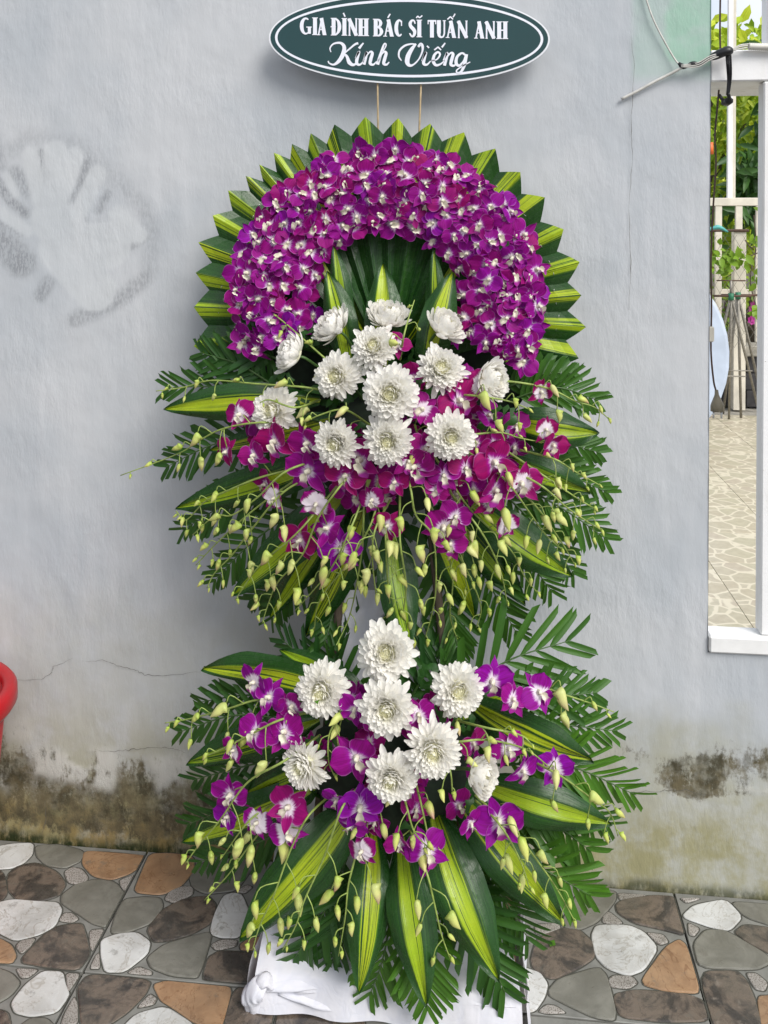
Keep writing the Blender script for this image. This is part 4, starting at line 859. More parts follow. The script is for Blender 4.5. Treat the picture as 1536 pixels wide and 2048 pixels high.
# dark pleats fanning inside the arch
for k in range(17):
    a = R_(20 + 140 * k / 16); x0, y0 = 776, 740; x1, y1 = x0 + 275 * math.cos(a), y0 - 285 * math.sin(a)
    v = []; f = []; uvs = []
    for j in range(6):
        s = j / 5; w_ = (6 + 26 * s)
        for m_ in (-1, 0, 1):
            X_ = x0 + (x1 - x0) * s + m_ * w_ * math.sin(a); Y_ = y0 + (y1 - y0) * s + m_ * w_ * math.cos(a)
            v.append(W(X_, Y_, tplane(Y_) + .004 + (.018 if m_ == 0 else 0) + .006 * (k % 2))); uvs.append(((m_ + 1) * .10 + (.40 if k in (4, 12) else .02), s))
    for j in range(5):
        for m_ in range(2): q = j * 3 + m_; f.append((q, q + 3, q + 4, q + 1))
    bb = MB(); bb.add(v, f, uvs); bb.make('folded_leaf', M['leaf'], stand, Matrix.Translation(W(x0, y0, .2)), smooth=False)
# base frame and cloth
g0 = G(500, 2024); g1 = G(1046, 2036); yb0 = g0.y; zc = .055
bb = MB()
for a, b_ in (((g0.x + .02, yb0 + .006, .006), (g1.x - .02, yb0 + .034, .034)), ((g0.x + .02, -.09, .006), (g1.x - .02, -.062, .034)), ((g0.x + .01, yb0 + .036, .006), (g0.x + .038, -.092, .034)), ((g1.x - .038, yb0 + .036, .006), (g1.x - .01, -.092, .034))): bb.bbox(a, b_, .003)
bb.make('base_frame', M['wood'], stand, smooth=False)
def cloth(name, pf, nu, nv, seed, amp):
    rs = np.random.RandomState(seed); v = []; f = []; uvs = []
    for j in range(nv + 1):
        for i in range(nu + 1):
            u, w_ = i / nu, j / nv; p = Vector(pf(u, w_))
            an = math.atan2(w_ + .15, u - .5); n1 = float(vnoise(np.array([an * 7 + seed]), np.array([w_ * 1.2 + 5]), seed)[0]) - .5; n2 = float(vnoise(np.array([u * 13 + w_ * 5 + 9]), np.array([w_ * 6 + 3]), seed + 1)[0]) - .5
            e = min(1, 6 * w_); p += Vector((0, -1, .7)).normalized() * (abs(n1) * 2 * amp * e + n2 * amp * .4 * e); v.append(p); uvs.append((u, w_))
    for j in range(nv):
        for i in range(nu): q = j * (nu + 1) + i; f.append((q, q + nu + 1, q + nu + 2, q + 1))
    bb = MB(); bb.add(v, f, uvs); o = bb.make(name, M['cloth'], stand); return o
L0 = W(560, 1893, .20); L1 = W(985, 1880, .20)
def pf(u, w_):                               # top edge rises to the stand, front edge lies on the floor
    T = Vector((L0.x + (L1.x - L0.x) * u, -.175, .30 + .20 * math.sin(math.pi * u) ** 2)); Mid = Vector((g0.x + .008 + (g1.x - g0.x - .012) * u, yb0 + .012, .062 + .004 * math.sin(u * 9))); Bt = Vector((g0.x + .01 + (g1.x - g0.x - .012) * u, yb0 - .004 - .004 * math.sin(u * 23), .003 + .004 * abs(math.sin(u * 11))))
    if w_ < .72:
        s = w_ / .72; q = T.lerp(Mid, s); q.z -= .10 * math.sin(math.pi * s) * (.35 + .5 * math.sin(math.pi * u)); q.z = max(q.z, .052); return q
    s = (w_ - .72) / .28; return Mid.lerp(Bt, s)
cloth('base_cloth', pf, 90, 48, 3, .010)
def sidec(x0, sgn):
    def q(u, w_):
        y = yb0 - .003 + (-.07 - yb0) * u; top = .06 + .06 * u; return (x0 + sgn * (.004 + .006 * w_ + .004 * math.sin(u * 14)), y, top * (1 - w_) + .003)
    return q
cloth('side_cloth', sidec(g0.x, -1), 26, 8, 8, .003); cloth('side_cloth', sidec(g1.x, 1), 26, 8, 9, .003)
# knot at the left corner, gathered tail lying on the floor
def gather(bb, P_, rr_, n=24, k5=5, tw=1.2, seed=0, flat=.55):
    rs = random.Random(seed); m_ = 26; sp_ = spline(P_, m_); v = []; f = []; ph = rs.uniform(0, 6)
    for i in range(m_ + 1):
        t_ = (sp_[min(i + 1, m_)] - sp_[max(i - 1, 0)]).normalized(); a_ = t_.cross(Vector((0, -.4, 1))).normalized(); b_ = t_.cross(a_); r = float(np.interp(i / m_ * (len(rr_) - 1), range(len(rr_)), rr_))
        for k in range(n):
            an = 2 * math.pi * k / n; q = .85 + .42 * abs(math.sin(k5 * an / 2 + tw * i / m_ * 3 + ph)) - .12 * math.cos(3 * an + 5 * i / m_ + ph) + .06 * math.sin(9 * an - 7 * i / m_)
            v.append(sp_[i] + (a_ * math.cos(an) + b_ * math.sin(an) * flat) * r * q)
    for i in range(m_):
        for k in range(n): j2 = (k + 1) % n; f.append((i * n + k, i * n + j2, (i + 1) * n + j2, (i + 1) * n + k))
    f.append(tuple(range(n - 1, -1, -1))); f.append(tuple(m_ * n + k for k in range(n))); bb.add(v, f)
bb = MB()
gather(bb, [W(660, 1968, .383), W(600, 1962, .388), W(555, 1964, .393), W(530, 1972, .400)], [.010, .018, .015, .008], seed=1, flat=.35)
gather(bb, [W(530, 1962, .40), W(516, 1972, .408), W(505, 1990, .41), W(506, 2012, .405), W(507, 2036, .40)], [.009, .016, .017, .013, .009], seed=2)
gather(bb, [W(545, 1975, .402), W(532, 1960, .408), W(520, 1968, .410), W(522, 1985, .408)], [.007, .011, .010, .007], seed=3, k5=3)
bb.make('cloth_knot', M['cloth'], stand)
for nm_, P_, rr_ in (('cloth_fold', [W(560, 1972, .392), W(640, 1995, .391), W(720, 2012, .389), W(780, 2022, .386)], [.014, .016, .012, .003]), ('cloth_fold', [W(1040, 2005, .390), W(960, 1995, .388), W(880, 1972, .37), W(830, 1945, .34)], [.012, .012, .010, .003]), ('cloth_fold', [W(1042, 2020, .391), W(980, 2018, .391), W(900, 2022, .389)], [.010, .009, .003]), ('cloth_fold', [W(535, 1955, .39), W(545, 1915, .34), W(570, 1880, .28)], [.012, .016, .010])):
    bb = MB(); gather(bb, P_, rr_, seed=len(rr_) + int(P_[0].x * 100), k5=2, flat=.35); bb.make(nm_, M['cloth'], stand)
# cloth hanging between the tiers
def pf2(u, w_):
    q = W(672 + 205 * u + 8 * math.sin(w_ * 5), 1180 + 240 * w_, .21 + .02 * math.sin(u * 5 + w_ * 2) + .012 * math.sin(u * 17 + w_ * 6)); return q
cloth('hanging_cloth', pf2, 44, 30, 12, .012)

# ------------------------------------------------------------ striped leaves
CLOCK = ['twelve', 'one', 'two', 'three', 'four', 'five', 'six', 'seven', 'eight', 'nine', 'ten', 'eleven']
used = {}
def clock(c, tip):
    a = (math.degrees(math.atan2(tip[0] - c[0], c[1] - tip[1])) % 360) / 30; h = int(round(a * 2)) % 24
    return (CLOCK[h // 2] + " o'clock") if h % 2 == 0 else ('half past ' + CLOCK[h // 2])
def leafmesh(P0, P1, P2, wd, mat, twist=0.0, cup=.22, nrm=(0, -1, .25), nl=22, nw=8, wave=.03):
    prof_x = [0, .08, .25, .48, .7, .86, .95, 1]; prof_y = [.22, .42, .82, 1, .88, .52, .24, .0]
    v = []; uv = []; f = []
    for j in range(nl + 1):
        s = j / nl; p = P0 * (1 - s) ** 2 + P1 * 2 * s * (1 - s) + P2 * s * s; t = ((P1 - P0) * (1 - s) + (P2 - P1) * s).normalized()
        F_ = frame(p, t, nrm) @ Matrix.Rotation(twist * (s - .3), 4, 'Y'); w_ = wd * float(np.interp(s, prof_x, prof_y)) / 2 + .0004
        for k in range(nw + 1):
            u = 2 * k / nw - 1; z = -cup * wd * u * u * .5 * (w_ * 2 / wd) + .006 * math.sin(11 * s + 3 * u) * abs(u) * wave * 30 * (wd / .08)
            z += -.10 * wd * math.exp(-(u * 7) ** 2); v.append(F_ @ Vector((u * w_, 0, z))); uv.append(((u + 1) / 2, s))
    for j in range(nl):
        for k in range(nw): q = j * (nw + 1) + k; f.append((q, q + 1, q + nw + 2, q + nw + 1))
    b = MB(); b.add(v, f, uv); return b
def pxm(w, t): return w / FPX * (CD - t)
LV = [ # base, tip, width px, bend px, extra depth, look
 ((700,760),(655,543),72,-6,.03,'upright'), ((768,760),(766,527),78,0,.05,'upright'), ((850,770),(905,545),76,8,.035,'upright'), ((690,730),(668,492),50,-8,-.008,'upright'), ((880,740),(868,500),46,6,-.008,'upright'),
 ((640,800),(329,818),82,-14,.0,''), ((700,900),(352,1016),84,18,.0,''), ((720,950),(465,1190),92,14,.03,''), ((730,1010),(612,1272),82,10,.0,''), ((785,1040),(820,1292),84,-12,.02,''), ((860,1050),(948,1235),80,10,.0,''),
 ((930,990),(1143,1152),92,-16,.03,''), ((1000,840),(1196,866),88,-14,.02,''), ((960,900),(1180,985),84,-10,.0,''), ((700,830),(420,900),70,10,-.02,''), ((880,1000),(1050,1210),70,6,-.03,''), ((690,1000),(540,1235),70,6,-.03,''),
 ((680,1390),(404,1338),86,-26,.0,''), ((640,1440),(374,1527),86,16,.0,''), ((640,1570),(366,1683),84,14,.0,''), ((720,1590),(480,1877),118,26,.03,''), ((745,1640),(718,1984),92,14,.05,''), ((800,1640),(852,2010),104,-14,.06,''),
 ((860,1590),(997,1960),118,-26,.06,''), ((900,1570),(1128,1848),100,-12,.04,''), ((940,1560),(1222,1648),90,-16,.03,''), ((930,1400),(1186,1522),96,-30,.03,''), ((740,1400),(560,1300),60,-6,-.05,''), ((880,1440),(1090,1370),80,-8,-.04,''), ((700,1500),(470,1600),70,6,-.03,''), ((830,1500),(985,1640),80,-6,-.02,''),
]
for b0, tp, w, bend, ex, look in LV:
    up = b0[1] < 1290; c = CU if up else CL
    mx, my = (b0[0] + tp[0]) / 2, (b0[1] + tp[1]) / 2; dx, dy = tp[0] - b0[0], tp[1] - b0[1]; L = math.hypot(dx, dy); mx += -dy / L * bend * -1; my += dx / L * bend * -1
    if look: t0, t1, t2 = .23 + ex, .25 + ex, .22 + ex * .6
    else: t0 = dome(*b0, -.02, .05); t1 = dome(mx, my, .04 + ex, .05); t2 = dome(*tp, .015 + ex, .02)
    P0, P1, P2 = W(*b0, t0), W(mx, my, t1 + .02), W(*tp, t2)
    wd = pxm(w, t1); mb = leafmesh(P0, P1, P2, wd, M['leaf'], twist=random.uniform(-.5, .5), cup=random.uniform(.15, .4), nrm=(random.uniform(-.25, .25), -1, random.uniform(.0, .4)))
    where = 'in the hollow of the wreath' if look else ('of the upper bouquet' if up else 'of the lower bouquet')
    lab = f"striped green leaf pointing to {clock((775, 760) if look else c, tp)} {where}"
    if w > 95: lab = 'broad ' + lab
    if ex < -.005: lab = lab.replace('striped green leaf', 'half hidden striped leaf')
    used[lab] = used.get(lab, 0) + 1
    o = mb.make('striped_leaf', M['leaf'], None, Matrix.Translation(P0)); tag(o, lab, 'leaf', 'striped leaves of the flower stand')

# ------------------------------------------------------------ palm fronds
def leaflet_mesh(seed):
    rs = random.Random(seed); v = []; uv = []; f = []; nl = 6
    for j in range(nl + 1):
        s = j / nl; w_ = np.interp(s, [0, .12, .45, .85, 1], [.3, .85, 1, .92, .78]) * .5; dr = -.10 * s * s
        sl = .06 if j == nl else 0
        for k, (u, z) in enumerate(((-1, .0), (-.5, -.10), (0, -.22), (.5, -.10), (1, .0))): v.append((u * w_, s + (sl * u * (1 if seed % 2 else -1)), dr + z * .10)); uv.append(((u + 1) / 2, s))
    for j in range(nl):
        for k in range(4): q = j * 5 + k; f.append((q, q + 1, q + 6, q + 5))
    return mesh('leaflet', v, f, M['palm'], uv=uv)
LM = [leaflet_mesh(i) for i in range(4)]
FR = [ # start, mid, tip, leaflet length px, tone, n, extra depth
 ((620,800),(470,775),(330,775),95,.25,15,-.06), ((600,860),(440,885),(330,935),85,.2,14,-.06), ((640,940),(470,1000),(365,1060),85,.25,15,-.05), ((650,980),(510,1080),(425,1165),80,.3,15,-.05), ((700,1020),(600,1150),(540,1240),80,.25,14,-.05), ((740,1060),(680,1190),(648,1290),75,.25,13,-.05),
 ((790,1080),(790,1200),(775,1290),70,.2,12,-.05), ((860,1060),(895,1200),(915,1290),85,.35,14,-.05), ((920,1040),(975,1160),(1035,1270),95,.45,14,-.05), ((950,1000),(1040,1100),(1105,1185),85,.55,14,-.05), ((980,960),(1080,1060),(1150,1150),80,.4,14,-.06), ((1020,960),(1130,1020),(1215,1080),80,.45,14,-.05),
 ((1040,900),(1130,945),(1215,985),70,.5,13,-.05), ((1000,850),(1110,880),(1200,905),75,.4,13,-.06), ((1020,800),(1110,775),(1195,800),75,.45,14,-.05), ((660,1060),(560,1160),(500,1200),75,.1,12,-.07), ((1000,780),(1080,750),(1150,745),60,.35,12,-.07), ((560,780),(480,730),(400,705),85,.15,13,-.05),
 ((560,720),(500,700),(440,700),70,.15,9,-.05), ((860,1440),(1000,1330),(1142,1280),150,.4,11,-.05), ((950,1440),(1080,1400),(1195,1385),85,.35,14,-.05), ((960,1470),(1100,1450),(1235,1462),85,.5,14,-.05), ((990,1530),(1130,1530),(1272,1590),95,.85,16,-.03), ((980,1620),(1090,1640),(1180,1700),120,.65,14,-.03), ((980,1680),(1090,1740),(1180,1790),110,.8,14,-.03),
 ((900,1690),(1000,1790),(1058,1880),100,.3,13,-.02), ((880,1700),(950,1850),(1010,1985),115,.2,15,-.02), ((830,1780),(842,1900),(855,2020),90,.75,15,.0), ((790,1760),(770,1900),(740,1990),85,.7,12,-.02), ((700,1700),(650,1820),(590,1915),110,.2,15,-.03), ((720,1720),(690,1830),(665,1925),90,.2,12,-.03),
 ((620,1640),(500,1690),(395,1725),85,.15,14,-.05), ((620,1570),(480,1610),(372,1650),85,.15,16,-.05), ((620,1450),(480,1430),(355,1465),80,.3,15,-.05), ((640,1400),(500,1390),(395,1405),70,.2,13,-.06), ((690,1400),(620,1330),(565,1280),80,.05,7,-.07), ((700,1420),(670,1350),(650,1275),90,.05,8,-.08), ((860,1430),(875,1340),(880,1270),95,.1,9,-.08), ((800,1430),(850,1350),(905,1275),80,.1,8,-.08), ((640,1500),(500,1530),(385,1560),80,.12,14,-.06), ((900,1650),(960,1700),(1000,1790),90,.15,12,-.05), ((980,1560),(1110,1600),(1220,1650),90,.5,14,-.05),
]
for a, m_, tp, ll, tone, n, ex in FR:
    up = tp[1] < 1300 and a[1] < 1200; c = CU if up else CL
    if not up and tp[1] < 1300: dd = lambda x, y: .30
    else: dd = lambda x, y: dome(x, y, 0, .02)
    pts = [W(*a, dd(*a) + ex * .5), W(*m_, dd(*m_) + ex + .05), W(*tp, dd(*tp) + ex + .02)]
    sp = spline(pts, 24); stem = MB(); stem.tube(sp, [.0030 - .0022 * k / 24 for k in range(25)], 5)
    lab = f"palm frond reaching toward {clock(c, tp)} {'behind the upper bouquet' if up else 'behind the lower bouquet'}"
    if tone > .6: lab = 'bright green ' + lab
    elif tone < .12: lab = 'dark ' + lab
    used[lab] = used.get(lab, 0) + 1
    fr = thing('palm_frond', pts[0], lab, 'palm frond', 'palm fronds fanning round the bouquets'); stem.make('stalk', M['rachis'], fr)
    n = n - 2 if ll >= 100 else n
    for k in range(n):
        s = .12 + .84 * k / (n - 1); i = min(int(s * 24), 23); p = sp[i].lerp(sp[i + 1], s * 24 - i); tg = (sp[min(i + 2, 24)] - sp[max(i - 1, 0)]).normalized()
        for sd in (-1, 1):
            nv = Vector((random.uniform(-.15, .15), -1, random.uniform(-.1, .3))); side = tg.cross(nv).normalized() * sd
            an = R_(52 - 26 * s + random.uniform(-7, 7)); d = tg * math.cos(an) + side * math.sin(an) + Vector((0, -.02 + random.uniform(-.1, .06), -.05))
            L = pxm(ll * (1 if ll < 105 else .92), .28) * (.38 + .62 * math.sin(math.pi * min(1, .2 + s * .75))) * random.uniform(.9, 1.06); wd = pxm(14 if ll < 105 else 18, .28) * (1 - .35 * s) * random.uniform(.85, 1.15)
            Mx = frame(p, d, nv - side * .25) @ Matrix.Rotation(random.uniform(-.35, .35), 4, 'Y') @ Matrix.Diagonal((wd, L, L, 1))
            o = ob('leaflet', random.choice(LM), fr, Mx); tt_ = min(1, max(0, tone + random.uniform(-.12, .12))); o.color = (tt_, 0, 0, 1)

# ------------------------------------------------------------ orchids
def petalmesh(name, prof, wid, cup, roll, seed, mat, nl=7, nw=6, wav=.03):
    rs = random.Random(seed); ph = rs.uniform(0, 6); v = []; uv = []; f = []
    for j in range(nl + 1):
        s = j / nl; w_ = wid * float(np.interp(s, *prof)) / 2
        for k in range(nw + 1):
            u = 2 * k / nw - 1; y = s - .06 * u * u * (s > .5) * s; z = roll * s * s + cup * u * u * w_ * 1.5 + wav * math.sin(5 * u + ph) * s; v.append((u * w_, y, z)); uv.append(((u + 1) / 2, s))
    for j in range(nl):
        for k in range(nw): q = j * (nw + 1) + k; f.append((q, q + 1, q + nw + 2, q + nw + 1))
    return mesh(name, v, f, mat, uv=uv)
PB = ([0, .1, .3, .55, .78, .92, 1], [.22, .42, .85, 1, .92, .62, .14]); PS = ([0, .1, .35, .6, .85, 1], [.45, .7, 1, .92, .5, .06])
MP = [petalmesh('petal', PB, 1.08, -.10 + .12 * (i % 3), [-.22, .05, -.35, .18, -.1][i % 5], i, M['orchid'], wav=.045) for i in range(6)]
MS = [petalmesh('sepal', PS, .52, .25 - .1 * (i % 2), [-.2, -.4, .1, .3][i % 4], 30 + i, M['orchid'], nl=6, nw=4) for i in range(5)]
def lipmesh():
    v = []; uv = []; f = []; nl, nw = 7, 6; prof = ([0, .25, .45, .7, .9, 1], [.5, .8, .55, .95, .6, .05])
    for j in range(nl + 1):
        s = j / nl; w_ = .46 * float(np.interp(s, *prof)) / 2
        for k in range(nw + 1): u = 2 * k / nw - 1; v.append((u * w_, -.05 - s * .62, .16 + .30 * u * u * (1 - s) + .10 * s - .25 * s * s)); uv.append(((u + 1) / 2, s))
    for j in range(nl):
        for k in range(nw): q = j * (nw + 1) + k; f.append((q, q + nw + 1, q + nw + 2, q + 1))
    b = MB(); b.add(v, f, uv); b2 = MB(); b2.tube([(0, .03, .0), (0, .05, .14), (0, .02, .26), (0, -.04, .30)], [.13, .12, .10, .05], 8); b.add(b2.v, b2.f, [(.5, 0)] * len(b2.v)); return mesh('lip', b.v, b.f, M['lip'], uv=b.uv)
LIP = lipmesh()
def bloom(name, parent, pos, nz, roll, R, hue, pale, loc_is_thing=False, lab=None, grp=None):
    Mx = frame_z(pos, nz, roll) @ Matrix.Diagonal((R, R, R, 1))
    if loc_is_thing:
        root = thing('orchid_bloom', pos, lab, 'orchid', grp); o = ob('lip', LIP, root, Mx)
    else: root = ob(name, LIP, parent, Mx); o = root
    clr = (hue, pale, 0, 1)
    opened = random.uniform(.0, .35)
    for sx in (-1, 1):
        m_ = Mx @ Matrix.Rotation(-sx * R_(66 + random.uniform(-12, 12)), 4, 'Z') @ Matrix.Rotation(opened * .8 + random.uniform(-.1, .3), 4, 'X') @ Matrix.Rotation(random.uniform(-.2, .2), 4, 'Y') @ Matrix.Diagonal((1, random.uniform(.95, 1.08), 1, 1))
        p = ob('petal', random.choice(MP), root, m_); p.color = clr
    for a in (0, 140, -140):
        m_ = Mx @ Matrix.Rotation(R_(a + random.uniform(-12, 12)), 4, 'Z') @ Matrix.Translation((0, 0, -.05)) @ Matrix.Rotation(opened * .6 + random.uniform(-.25, .25), 4, 'X') @ Matrix.Diagonal((1, random.uniform(.9, 1.05), 1, 1))
        p = ob('sepal', random.choice(MS), root, m_); p.color = clr
    return root
# horseshoe arch
GA = 'orchid blooms packed in the horseshoe arch'
ROWS = [(156, 41), (181, 40), (206, 40), (231, 39), (255, 39), (277, 38), (296, 37)]
for ri, (rad, sp_) in enumerate(ROWS):
    a0, a1 = R_(-24), R_(205); n = int(rad * (a1 - a0) / sp_)
    for k in range(n):
        a = a0 + (a1 - a0) * (k + .5 * (ri % 2) + random.uniform(-.2, .2)) / n; r = rad + random.uniform(-7, 7)
        x, y = 775 + r * 1.01 * math.cos(a), 603 - r * 1.0 * math.sin(a)
        if y > 748 or (y > 700 and x < 500): continue
        e = (r - 225) / 88; t = tplane(y) + .050 + .038 * (1 - e * e) + random.uniform(-.005, .007)
        nz = Vector((.5 * e * math.cos(a) + random.gauss(0, .32), -1, .5 * e * math.sin(a) + .15 + random.gauss(0, .32)))
        hue = min(1, max(0, random.gauss(.48, .20))); row_ = ('innermost', 'second', 'third', 'fourth', 'fifth', 'sixth', 'outermost')[ri]; tone_ = 'crimson purple' if hue < .38 else ('violet' if hue > .58 else 'magenta')
        bloom('', None, W(x, y, t), nz, random.gauss(0, .9) , pxm(33, t) * random.uniform(.84, 1.12), hue, random.choice((-.08, 0, 0, .12)), True, f"{tone_} orchid bloom in the {row_} row of the arch at {clock((775, 603), (x, y))}", GA)

# ------------------------------------------------------------ sprays with buds
def budmesh(seed):
    n, m_ = 9, 8; v = []; uv = []; f = []; rs = random.Random(seed)
    for j in range(n + 1):
        s = j / n; r = float(np.interp(s, [0, .08, .22, .42, .65, .85, 1], [.05, .14, .205, .225, .18, .095, .012])); bx = .10 * math.sin(s * 2.6) * (.6 + .8 * (seed % 2)); spur = .26 * math.exp(-((s - .13) / .10) ** 2)
        for k in range(m_):
            a = 2 * math.pi * k / m_; rr_ = r * (1 + .10 * math.cos(3 * a)) + spur * max(0, math.cos(a)) ** 3; v.append((rr_ * math.cos(a) + bx, s, rr_ * .92 * math.sin(a))); uv.append((k / m_, s))
    for j in range(n):
        for k in range(m_): i = (k + 1) % m_; f.append((j * m_ + k, (j + 1) * m_ + k, (j + 1) * m_ + i, j * m_ + i))
    f.append(tuple(range(m_))); return mesh('bud', v, f, M['bud'], uv=uv)
BM = [budmesh(i) for i in range(4)]
SP = [ # path, first bud fraction, buds, biggest bud px
 ([(690,790),(613,775),(516,768),(423,761),(366,775),(312,782)], .15, 11, 34), ([(600,850),(520,845),(448,857),(402,879),(355,908),(241,951)], .42, 8, 34), ([(680,910),(577,940),(516,994),(465,1030),(430,1032),(385,1070)], .3, 9, 40), ([(620,930),(520,955),(445,986),(409,1004),(372,1040),(352,1022)], .3, 11, 30),
 ([(690,940),(581,974),(507,1054),(465,1109),(430,1145),(414,1176)], .25, 8, 36), ([(720,930),(679,974),(636,1036),(605,1109),(556,1164),(538,1204),(524,1247)], .42, 11, 42), ([(735,960),(728,1011),(725,1088),(712,1176),(697,1238),(673,1290)], .12, 11, 38), ([(765,980),(771,1072),(774,1140),(780,1210),(784,1262)], .2, 9, 42),
 ([(810,930),(822,981),(832,1031),(866,1075),(872,1169),(863,1231),(850,1276)], .15, 13, 44), ([(860,900),(894,950),(935,1012),(985,1062),(1026,1106),(1047,1150),(1076,1187)], .2, 13, 40), ([(930,900),(1007,956),(1057,1022),(1091,1069),(1130,1104)], .2, 9, 42), ([(1000,930),(1079,969),(1135,1016),(1176,1044),(1206,1062)], .25, 8, 32),
 ([(870,1030),(905,1090),(938,1150),(962,1215),(952,1256)], .2, 9, 38), ([(940,760),(1020,763),(1097,777),(1150,802),(1190,815),(1222,842)], .35, 8, 32), ([(900,790),(946,791),(1016,802),(1062,820)], .35, 6, 38), ([(900,870),(943,869),(1000,865),(1040,876),(1087,885)], .1, 9, 24), ([(1040,900),(1108,918),(1150,943),(1206,974)], .2, 9, 28),
 ([(800,720),(806,680),(816,640),(829,600)], .3, 4, 32), ([(690,750),(648,715),(577,652),(547,628)], .2, 5, 30), ([(740,850),(690,820),(640,830),(600,850)], .1, 6, 34), ([(640,800),(590,815),(540,800),(520,805)], .2, 4, 22), ([(830,850),(838,880),(845,905)], .2, 3, 36), ([(1010,900),(1100,960),(1160,1000),(1195,1020)], .3, 7, 28), ([(780,1000),(750,1060),(745,1120),(752,1190)], .2, 6, 38), ([(900,980),(930,1050),(925,1120),(935,1180)], .3, 7, 32),
 ([(760,960),(745,1040),(700,1120),(640,1200),(628,1262)], .3, 10, 36), ([(800,980),(800,1080),(812,1170),(806,1240),(820,1288)], .3, 10, 36), ([(840,960),(880,1060),(905,1150),(900,1230),(915,1280)], .35, 9, 34), ([(880,960),(960,1060),(1000,1140),(1015,1210)], .35, 9, 34), ([(700,940),(600,1060),(520,1130),(470,1200)], .4, 9, 34), ([(650,920),(520,1010),(440,1080),(392,1130)], .4, 9, 30), ([(960,920),(1060,1000),(1120,1080),(1150,1130)], .4, 9, 32), ([(740,960),(700,1060),(660,1140),(590,1222)], .4, 8, 34),
 # lower bouquet
 ([(600,1400),(520,1399),(454,1418),(382,1437),(330,1446)], .25, 9, 42), ([(640,1420),(560,1440),(490,1475),(440,1500),(405,1515)], .35, 6, 44), ([(640,1470),(570,1521),(495,1565),(440,1640),(398,1690),(370,1728)], .5, 6, 42), ([(640,1560),(580,1610),(540,1641),(490,1703),(456,1750),(409,1800)], .35, 9, 40), ([(660,1590),(615,1634),(581,1700),(549,1787),(520,1850),(505,1900)], .45, 8, 44), ([(720,1570),(684,1616),(649,1712),(609,1800),(592,1850),(565,1900)], .38, 9, 34),
 ([(730,1640),(706,1731),(696,1775),(690,1837),(677,1912)], .15, 9, 42), ([(820,1660),(852,1741),(867,1800),(883,1869),(902,1922)], .1, 9, 42), ([(800,1560),(814,1616),(830,1666),(862,1700)], .1, 5, 36), ([(830,1560),(845,1620),(858,1680),(870,1710)], .15, 5, 34), ([(950,1590),(1027,1662),(1077,1725),(1114,1778),(1152,1847)], .1, 11, 44), ([(1040,1510),(1100,1540),(1132,1559),(1186,1599),(1220,1626),(1236,1672)], .2, 9, 44),
 ([(1030,1390),(1090,1378),(1118,1386),(1180,1406),(1228,1424)], .3, 5, 40), ([(860,1490),(915,1484),(976,1480),(1050,1498),(1100,1535)], .1, 7, 30), ([(910,1440),(970,1455),(1040,1470),(1068,1494)], .1, 6, 30), ([(720,1420),(689,1427),(660,1465),(657,1520),(670,1555)], .1, 8, 32), ([(880,1490),(900,1540),(905,1590)], .1, 4, 40), ([(950,1600),(1000,1650),(1040,1720),(1060,1780)], .35, 6, 38), ([(760,1560),(740,1620),(730,1680)], .3, 3, 34), ([(560,1600),(500,1640),(440,1720)], .5, 5, 34),
]
BL = [ # x, y, diameter px, paleness
 (722,920,92,0),(830,935,88,0),(617,943,85,0),(552,884,82,0),(480,830,60,.3),(452,904,55,0),(509,911,62,0),(617,886,76,0),(692,951,75,0),(549,997,50,.9),(631,1008,60,.85),(602,1079,80,0),(654,1057,72,0),(682,1097,82,0),(774,1051,62,.1),(844,820,64,.3),(918,802,82,0),(965,770,66,.75),(1080,784,50,.5),(1104,890,60,.1),(1090,860,50,.6),(816,925,60,.1),(888,953,62,0),(932,939,62,0),(988,925,86,0),(988,982,82,0),(1041,967,76,.45),(872,981,50,.1),(911,1034,60,.1),(885,1053,76,.1),(900,1088,60,0),(976,1006,60,.1),(650,905,60,0),(795,690,50,.2),(790,965,60,0),(850,900,70,0),(745,1000,55,.4),(1010,1050,52,.8),
 (508,1365,64,.35),(539,1396,72,0),(586,1412,58,.2),(511,1465,74,0),(570,1465,78,0),(461,1590,76,.1),(457,1634,58,0),(514,1646,58,.75),(576,1615,80,.2),(576,1662,66,.6),(673,1600,58,.1),(720,1615,88,0),(714,1515,88,0),(707,1418,60,0),(800,1684,62,.1),(983,1362,78,.1),(1024,1399,62,.1),(1078,1386,68,.2),(837,1430,62,.1),(1017,1498,62,.3),(1044,1541,62,.15),(1108,1538,66,.25),(997,1642,88,0),(942,1647,52,.1),(854,1703,82,.15),(724,1703,58,.6),(468,1500,50,.6),(700,1650,62,0),
]
# every listed bloom goes to the spray that passes nearest
assign = {i: [] for i in range(len(SP))}; loose = []
paths = [[(p.x, p.y) for p in spline([(a, b_, 0) for a, b_ in s[0]], 40)] for s in SP]
for bi, B_ in enumerate(BL):
    best = min(range(len(SP)), key=lambda i: min((p[0] - B_[0]) ** 2 + (p[1] - B_[1]) ** 2 for p in paths[i]))
    j = min(range(41), key=lambda q: (paths[best][q][0] - B_[0]) ** 2 + (paths[best][q][1] - B_[1]) ** 2)
    d = math.hypot(paths[best][j][0] - B_[0], paths[best][j][1] - B_[1])
    if d < 75: assign[best].append((B_, j))
    else: loose.append(B_)
WORD = ['no', 'one', 'two', 'three', 'four', 'five', 'six', 'seven', 'eight', 'nine', 'ten', 'eleven', 'twelve', 'thirteen', 'fourteen']
def facing(x, y, up, spread=.35):
    c = CU if up else CL; return Vector(((x - c[0]) / 420 * .7 + random.uniform(-spread, spread), -1, -(y - c[1]) / 420 * .45 + .15 + random.uniform(-spread, spread)))
